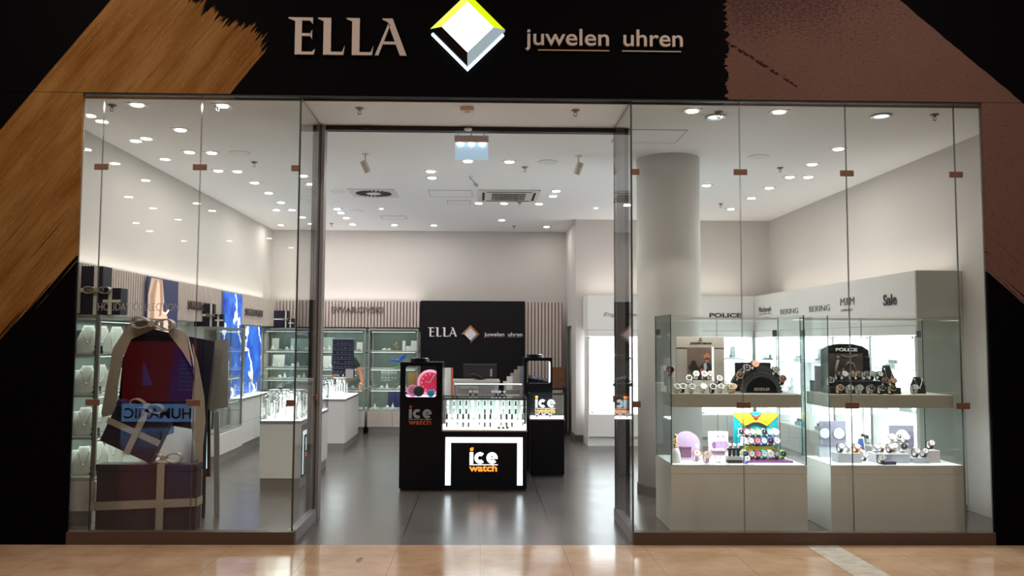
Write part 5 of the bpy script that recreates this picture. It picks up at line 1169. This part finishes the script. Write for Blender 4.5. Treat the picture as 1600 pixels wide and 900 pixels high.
# tall arched card display
def pxy(pts, Y): 
    return [((lambda q: (q.x, q.z))(onY(a, b, Y))) for a, b in pts]
Y_ = .655
dark = [(192, 560), (205, 530), (240, 514), (264, 520), (284, 548), (304, 580), (312, 640), (309, 672), (250, 662), (200, 648), (184, 640)]
t_ = thing('arched_gift_display', 'tall dark arched card display framed by broad beige ribbon behind the gift boxes', 'window display', (0, Y_, 0))
MB().prism(pxy(dark, Y_), 0, .02).build('dark_card', pm('dark_gloss_card', (.010, .007, .012), .28), t_)
MB().prism(pxy([(240, 514), (205, 530), (192, 556), (184, 600), (182, 646), (160, 652), (158, 646), (168, 590), (176, 545), (200, 508), (225, 500), (262, 514)], Y_-.012), -.012, -.001).build('ribbon_arch', RIB, t_)
MB().prism(pxy([(262, 508), (291, 519), (300, 560), (304, 600), (304, 580), (284, 548), (264, 522)], Y_-.012), -.012, -.001).build('ribbon_arch', pm('ribbon_pale', (.48, .44, .42), .4), t_)
MB().prism(pxy([(300, 538), (308, 566), (318, 620), (320, 660), (316, 700), (313, 826), (309, 826), (310, 720), (300, 680), (298, 660), (300, 620), (303, 580)], Y_-.02), -.012, -.001).build('ribbon_tail', RIB, t_)
bow(t_, *(lambda q: (q.x, -.05, q.z))(onY(243, 506, Y_)), 1.25, .08)
Y2 = .95
t_ = thing('funnel_display', 'dark blue wedge shaped card panel right of the arched display', 'window display', (0, Y2, 0))
MB().prism(pxy([(295, 526), (335, 533), (323, 640), (319, 826), (311, 826), (311, 600)], Y2), 0, .02).build('wedge_card', NAVY, t_)
Y3 = 1.05
t_ = thing('grey_panel_display', 'light grey panel behind the dark wedge in the left window', 'window display', (0, Y3, 0))
MB().prism(pxy([(335, 533), (356, 529), (356, 636), (320, 643)], Y3), 0, .02).build('panel', pm('grey_panel', (.30, .30, .29), .5), t_)
MB().prism(pxy([(336, 645), (344, 643), (344, 826), (336, 826)], Y3+.03), 0, .02).build('leg', pm('panel_leg', (.35, .38, .40), .4), t_)
MB().prism(pxy([(316, 640), (328, 640), (328, 745), (316, 745)], Y3-.03), 0, .02).build('reflected_board', BLACK, t_, (0, -.03, 0)); MB().prism(pxy([(319.5, 660), (323.5, 658), (323.5, 732), (319.5, 732)], Y3-.03), -.006, -.001).build('light_strip', pm('reflected_strip_glow', (1, 1, 1), .4, emit=1.6, ecol=(.6, .85, 1)), t_, (0, -.03, 0))  # board and glowing strip modelled for a light frame mirrored in the glass
# gift packs on cabinets and posters
def giftpack(x, y, z, s_, lab, face, w_=.30, h=.40):
    t_ = thing('gift_pack', lab, 'gift box', (x, y, z), face); t_.scale = (s_, s_, s_)
    MB().box(-w_/2, w_/2, 0, .18, 0, h, .004).build('box_body', NAVY, t_); MB().box(-w_/2-.004, w_/2+.004, -.006, -.0005, h*.46, h*.46+.035).box(w_/2+.0005, w_/2+.005, -.006, .18, h*.46, h*.46+.035).build('ribbon_band', WPLAS, t_)
    MB().box(w_/2-.07, w_/2-.035, -.012, -.0065, 0, h+.003).build('ribbon_upright', WPLAS, t_)
    MB().box(w_/2+.01, w_/2+.16, .0, .14, 0, h*.55, .004).build('small_box', NAVY, t_); MB().box(w_/2+.055, w_/2+.085, -.006, -.0005, 0, h*.55+.002).box(w_/2+.01, w_/2+.162, -.009, -.0065, h*.25, h*.25+.025).build('small_ribbon', WPLAS, t_)
    bow(t_, w_/2-.03, -.03, h*.5, .8)
    t_.children[-1].data = t_.children[-1].data.copy(); t_.children[-1].data.materials[0] = WPLAS
giftpack(-3.42, .80, 1.755, 1.0, 'dark blue gift boxes with white ribbon on top of the tall left cabinet', .0, .30, .42)
for i, x in enumerate((.0,)): pass
giftpack(-3.43, 3.90, 1.705, .70, 'dark blue gift boxes on the cabinet before the blue poster', .15, .34, .40)
giftpack(-3.34, 7.40, 1.745, .62, 'dark blue gift boxes on top of the rear left corner cabinet', 0, .40, .46)
o = text('HOLIDAY COLLECTION', .085, pm('pale_letter', (.55, .50, .50), .4), (-2.955, .0435, 1.765), 0, ext=.0006, name='window_lettering', width=.62, bold=-.001)
tag(o, 'pale thin capitals stuck on the left window glass above the arched display', 'sign')
SKP = pm('lit_skin', (.85, .45, .35), .5, emit=.9, ecol=(.92, .52, .42)); HRP = pm('lit_hair', (.6, .45, .3), .5, emit=.40, ecol=(.85, .62, .48)); BLU = pm('lit_blue', (.02, .05, .35), .5, emit=.55, ecol=(.03, .07, .45))
t_ = thing('portrait_poster', 'lit poster of a long haired woman against dark blue on the left wall', 'poster', (-3.43, 2.53, 0))
MB().box(0, .02, -.42, .42, .50, 2.19, .002).build('board', pm('lit_navy', (.02, .025, .08), .5, emit=.35, ecol=(.05, .06, .16)), t_)
MB().prism([(-.41, 1.2), (-.41, 2.0), (-.34, 2.18), (-.05, 2.18), (.02, 1.95), (-.05, 1.75), (-.02, 1.45), (-.05, 1.2)], .0205, .0225, plane='yz').build('pictured_hair', HRP, t_)
MB().prism([(-.36, 2.0), (-.33, 1.55), (-.28, 1.2), (-.22, 1.2), (-.25, 1.7), (-.26, 1.98), (-.20, 2.17), (-.26, 2.17)], .0255, .0265, plane='yz').prism([(-.14, 2.18), (-.10, 1.95), (-.12, 1.78), (-.06, 1.80), (-.03, 1.98), (-.07, 2.18)], .0255, .0265, plane='yz').build('pictured_lock', pm('lit_lock', (.5, .3, .2), .5, emit=.30, ecol=(.60, .36, .24)), t_)
MB().prism([(-.30, 1.2), (-.33, 1.72), (-.22, 1.95), (-.18, 2.15), (-.08, 2.12), (-.07, 1.95), (.0, 1.84), (.10, 1.80), (.17, 1.66), (.20, 1.2)], .023, .025, plane='yz').build('pictured_skin', SKP, t_)
MB().tube([(.027, -.02, 1.83), (.027, .07, 1.82), (.027, .13, 1.86)], .010, 6).build('pictured_arm', pm('lit_skin_pale', (.9, .6, .5), .5, emit=1.1, ecol=(1, .75, .65)), t_)
m = bpy.data.materials.new('blue_ice_print'); m.use_nodes = True; E.nt = m.node_tree; b = m.node_tree.nodes['Principled BSDF']
X, Y, Z = coords()
nn = noise(vec(Y*1.6, Z*1.6), 1.4, 4, .6); fn = noise(vec(Y*6, Z*9), 1.5, 4, .7)
wv = E.m('ABSOLUTE', E.m('FRACT', Y*1.3+Z*.75+fn*.30+noise(vec(Y*2, Z*2.2), 1.2, 2)*1.5)-.5)
c = mixc(sstep(nn, .35, .7), (.005, .02, .34), (.03, .22, .80)); c = mixc(sstep(wv, .10, .05), c, (.85, .93, 1.0))
m.node_tree.links.new(c, b.inputs['Base Color']); m.node_tree.links.new(c, b.inputs['Emission Color']); b.inputs['Emission Strength'].default_value = .95
ICE = m
for y0, y1, z0, z1, l in ((4.64, 5.46, .76, 2.18, 'glowing blue poster with white streaks rising above the slatted band'), (5.72, 6.52, .76, 1.74, 'glowing blue poster with white streaks under the slatted band')):
    t_ = thing('lit_poster', l, 'poster', (-3.435, (y0+y1)/2, 0)); MB().box(0, .02, (y0-y1)/2, (y1-y0)/2, z0, z1, .001).build('print_panel', ICE, t_); MB().box(-.012, -.001, (y0-y1)/2-.01, (y1-y0)/2+.01, z0-.01, z1+.01).build('frame', ALU, t_)
# red and blue advertising panel across the mall, mirrored in the left window
t_ = thing('advertising_panel', 'lit red and blue advertising panel across the mall, mirrored in the left window', 'advertisement', (-5.78, -8.55, 0), PI)
MB().box(-.75, .75, 0, .12, .0, 1.62, .004).build('panel_body', BLKM, t_)
MB().box(-.66, .66, -.006, -.0005, .42, 1.50).build('picture', pm('ad_red', (.4, .01, .01), .5, emit=.9, ecol=(.35, .008, .012)), t_)
MB().prism([(-.60, .42), (-.60, 1.1), (-.25, 1.45), (-.15, .42)], -.012, -.0065).build('purple_shape', pm('ad_purple', (.2, .02, .3), .5, emit=.8, ecol=(.22, .03, .34)), t_)
MB().prism([(.12, .72), (.30, .70), (.30, 1.15)], -.014, -.0065).build('violet_shape', pm('ad_violet', (.3, .1, .5), .5, emit=1.0, ecol=(.25, .10, .50)), t_)
b_ = MB()
for i in range(8): b_.box(-.60, -.34, -.016, -.0125, .62+i*.075, .65+i*.075)
b_.build('blue_stripe_pattern', pm('ad_blue', (.05, .15, .5), .5, emit=1.0, ecol=(.06, .18, .55)), t_)
MB().box(-.66, .66, -.006, -.0005, .06, .38).build('name_band', pm('ad_band', (.1, .3, .6), .5, emit=3.2, ecol=(.13, .28, .55)), t_)
text('HUMANIC', .26, pm('ad_ink', (.01, .01, .02), .5), (-.60, -.008, .12), parent=t_, width=1.2, bold=.006)
# a pale blue totem mirrored there is modelled in the grey panel display
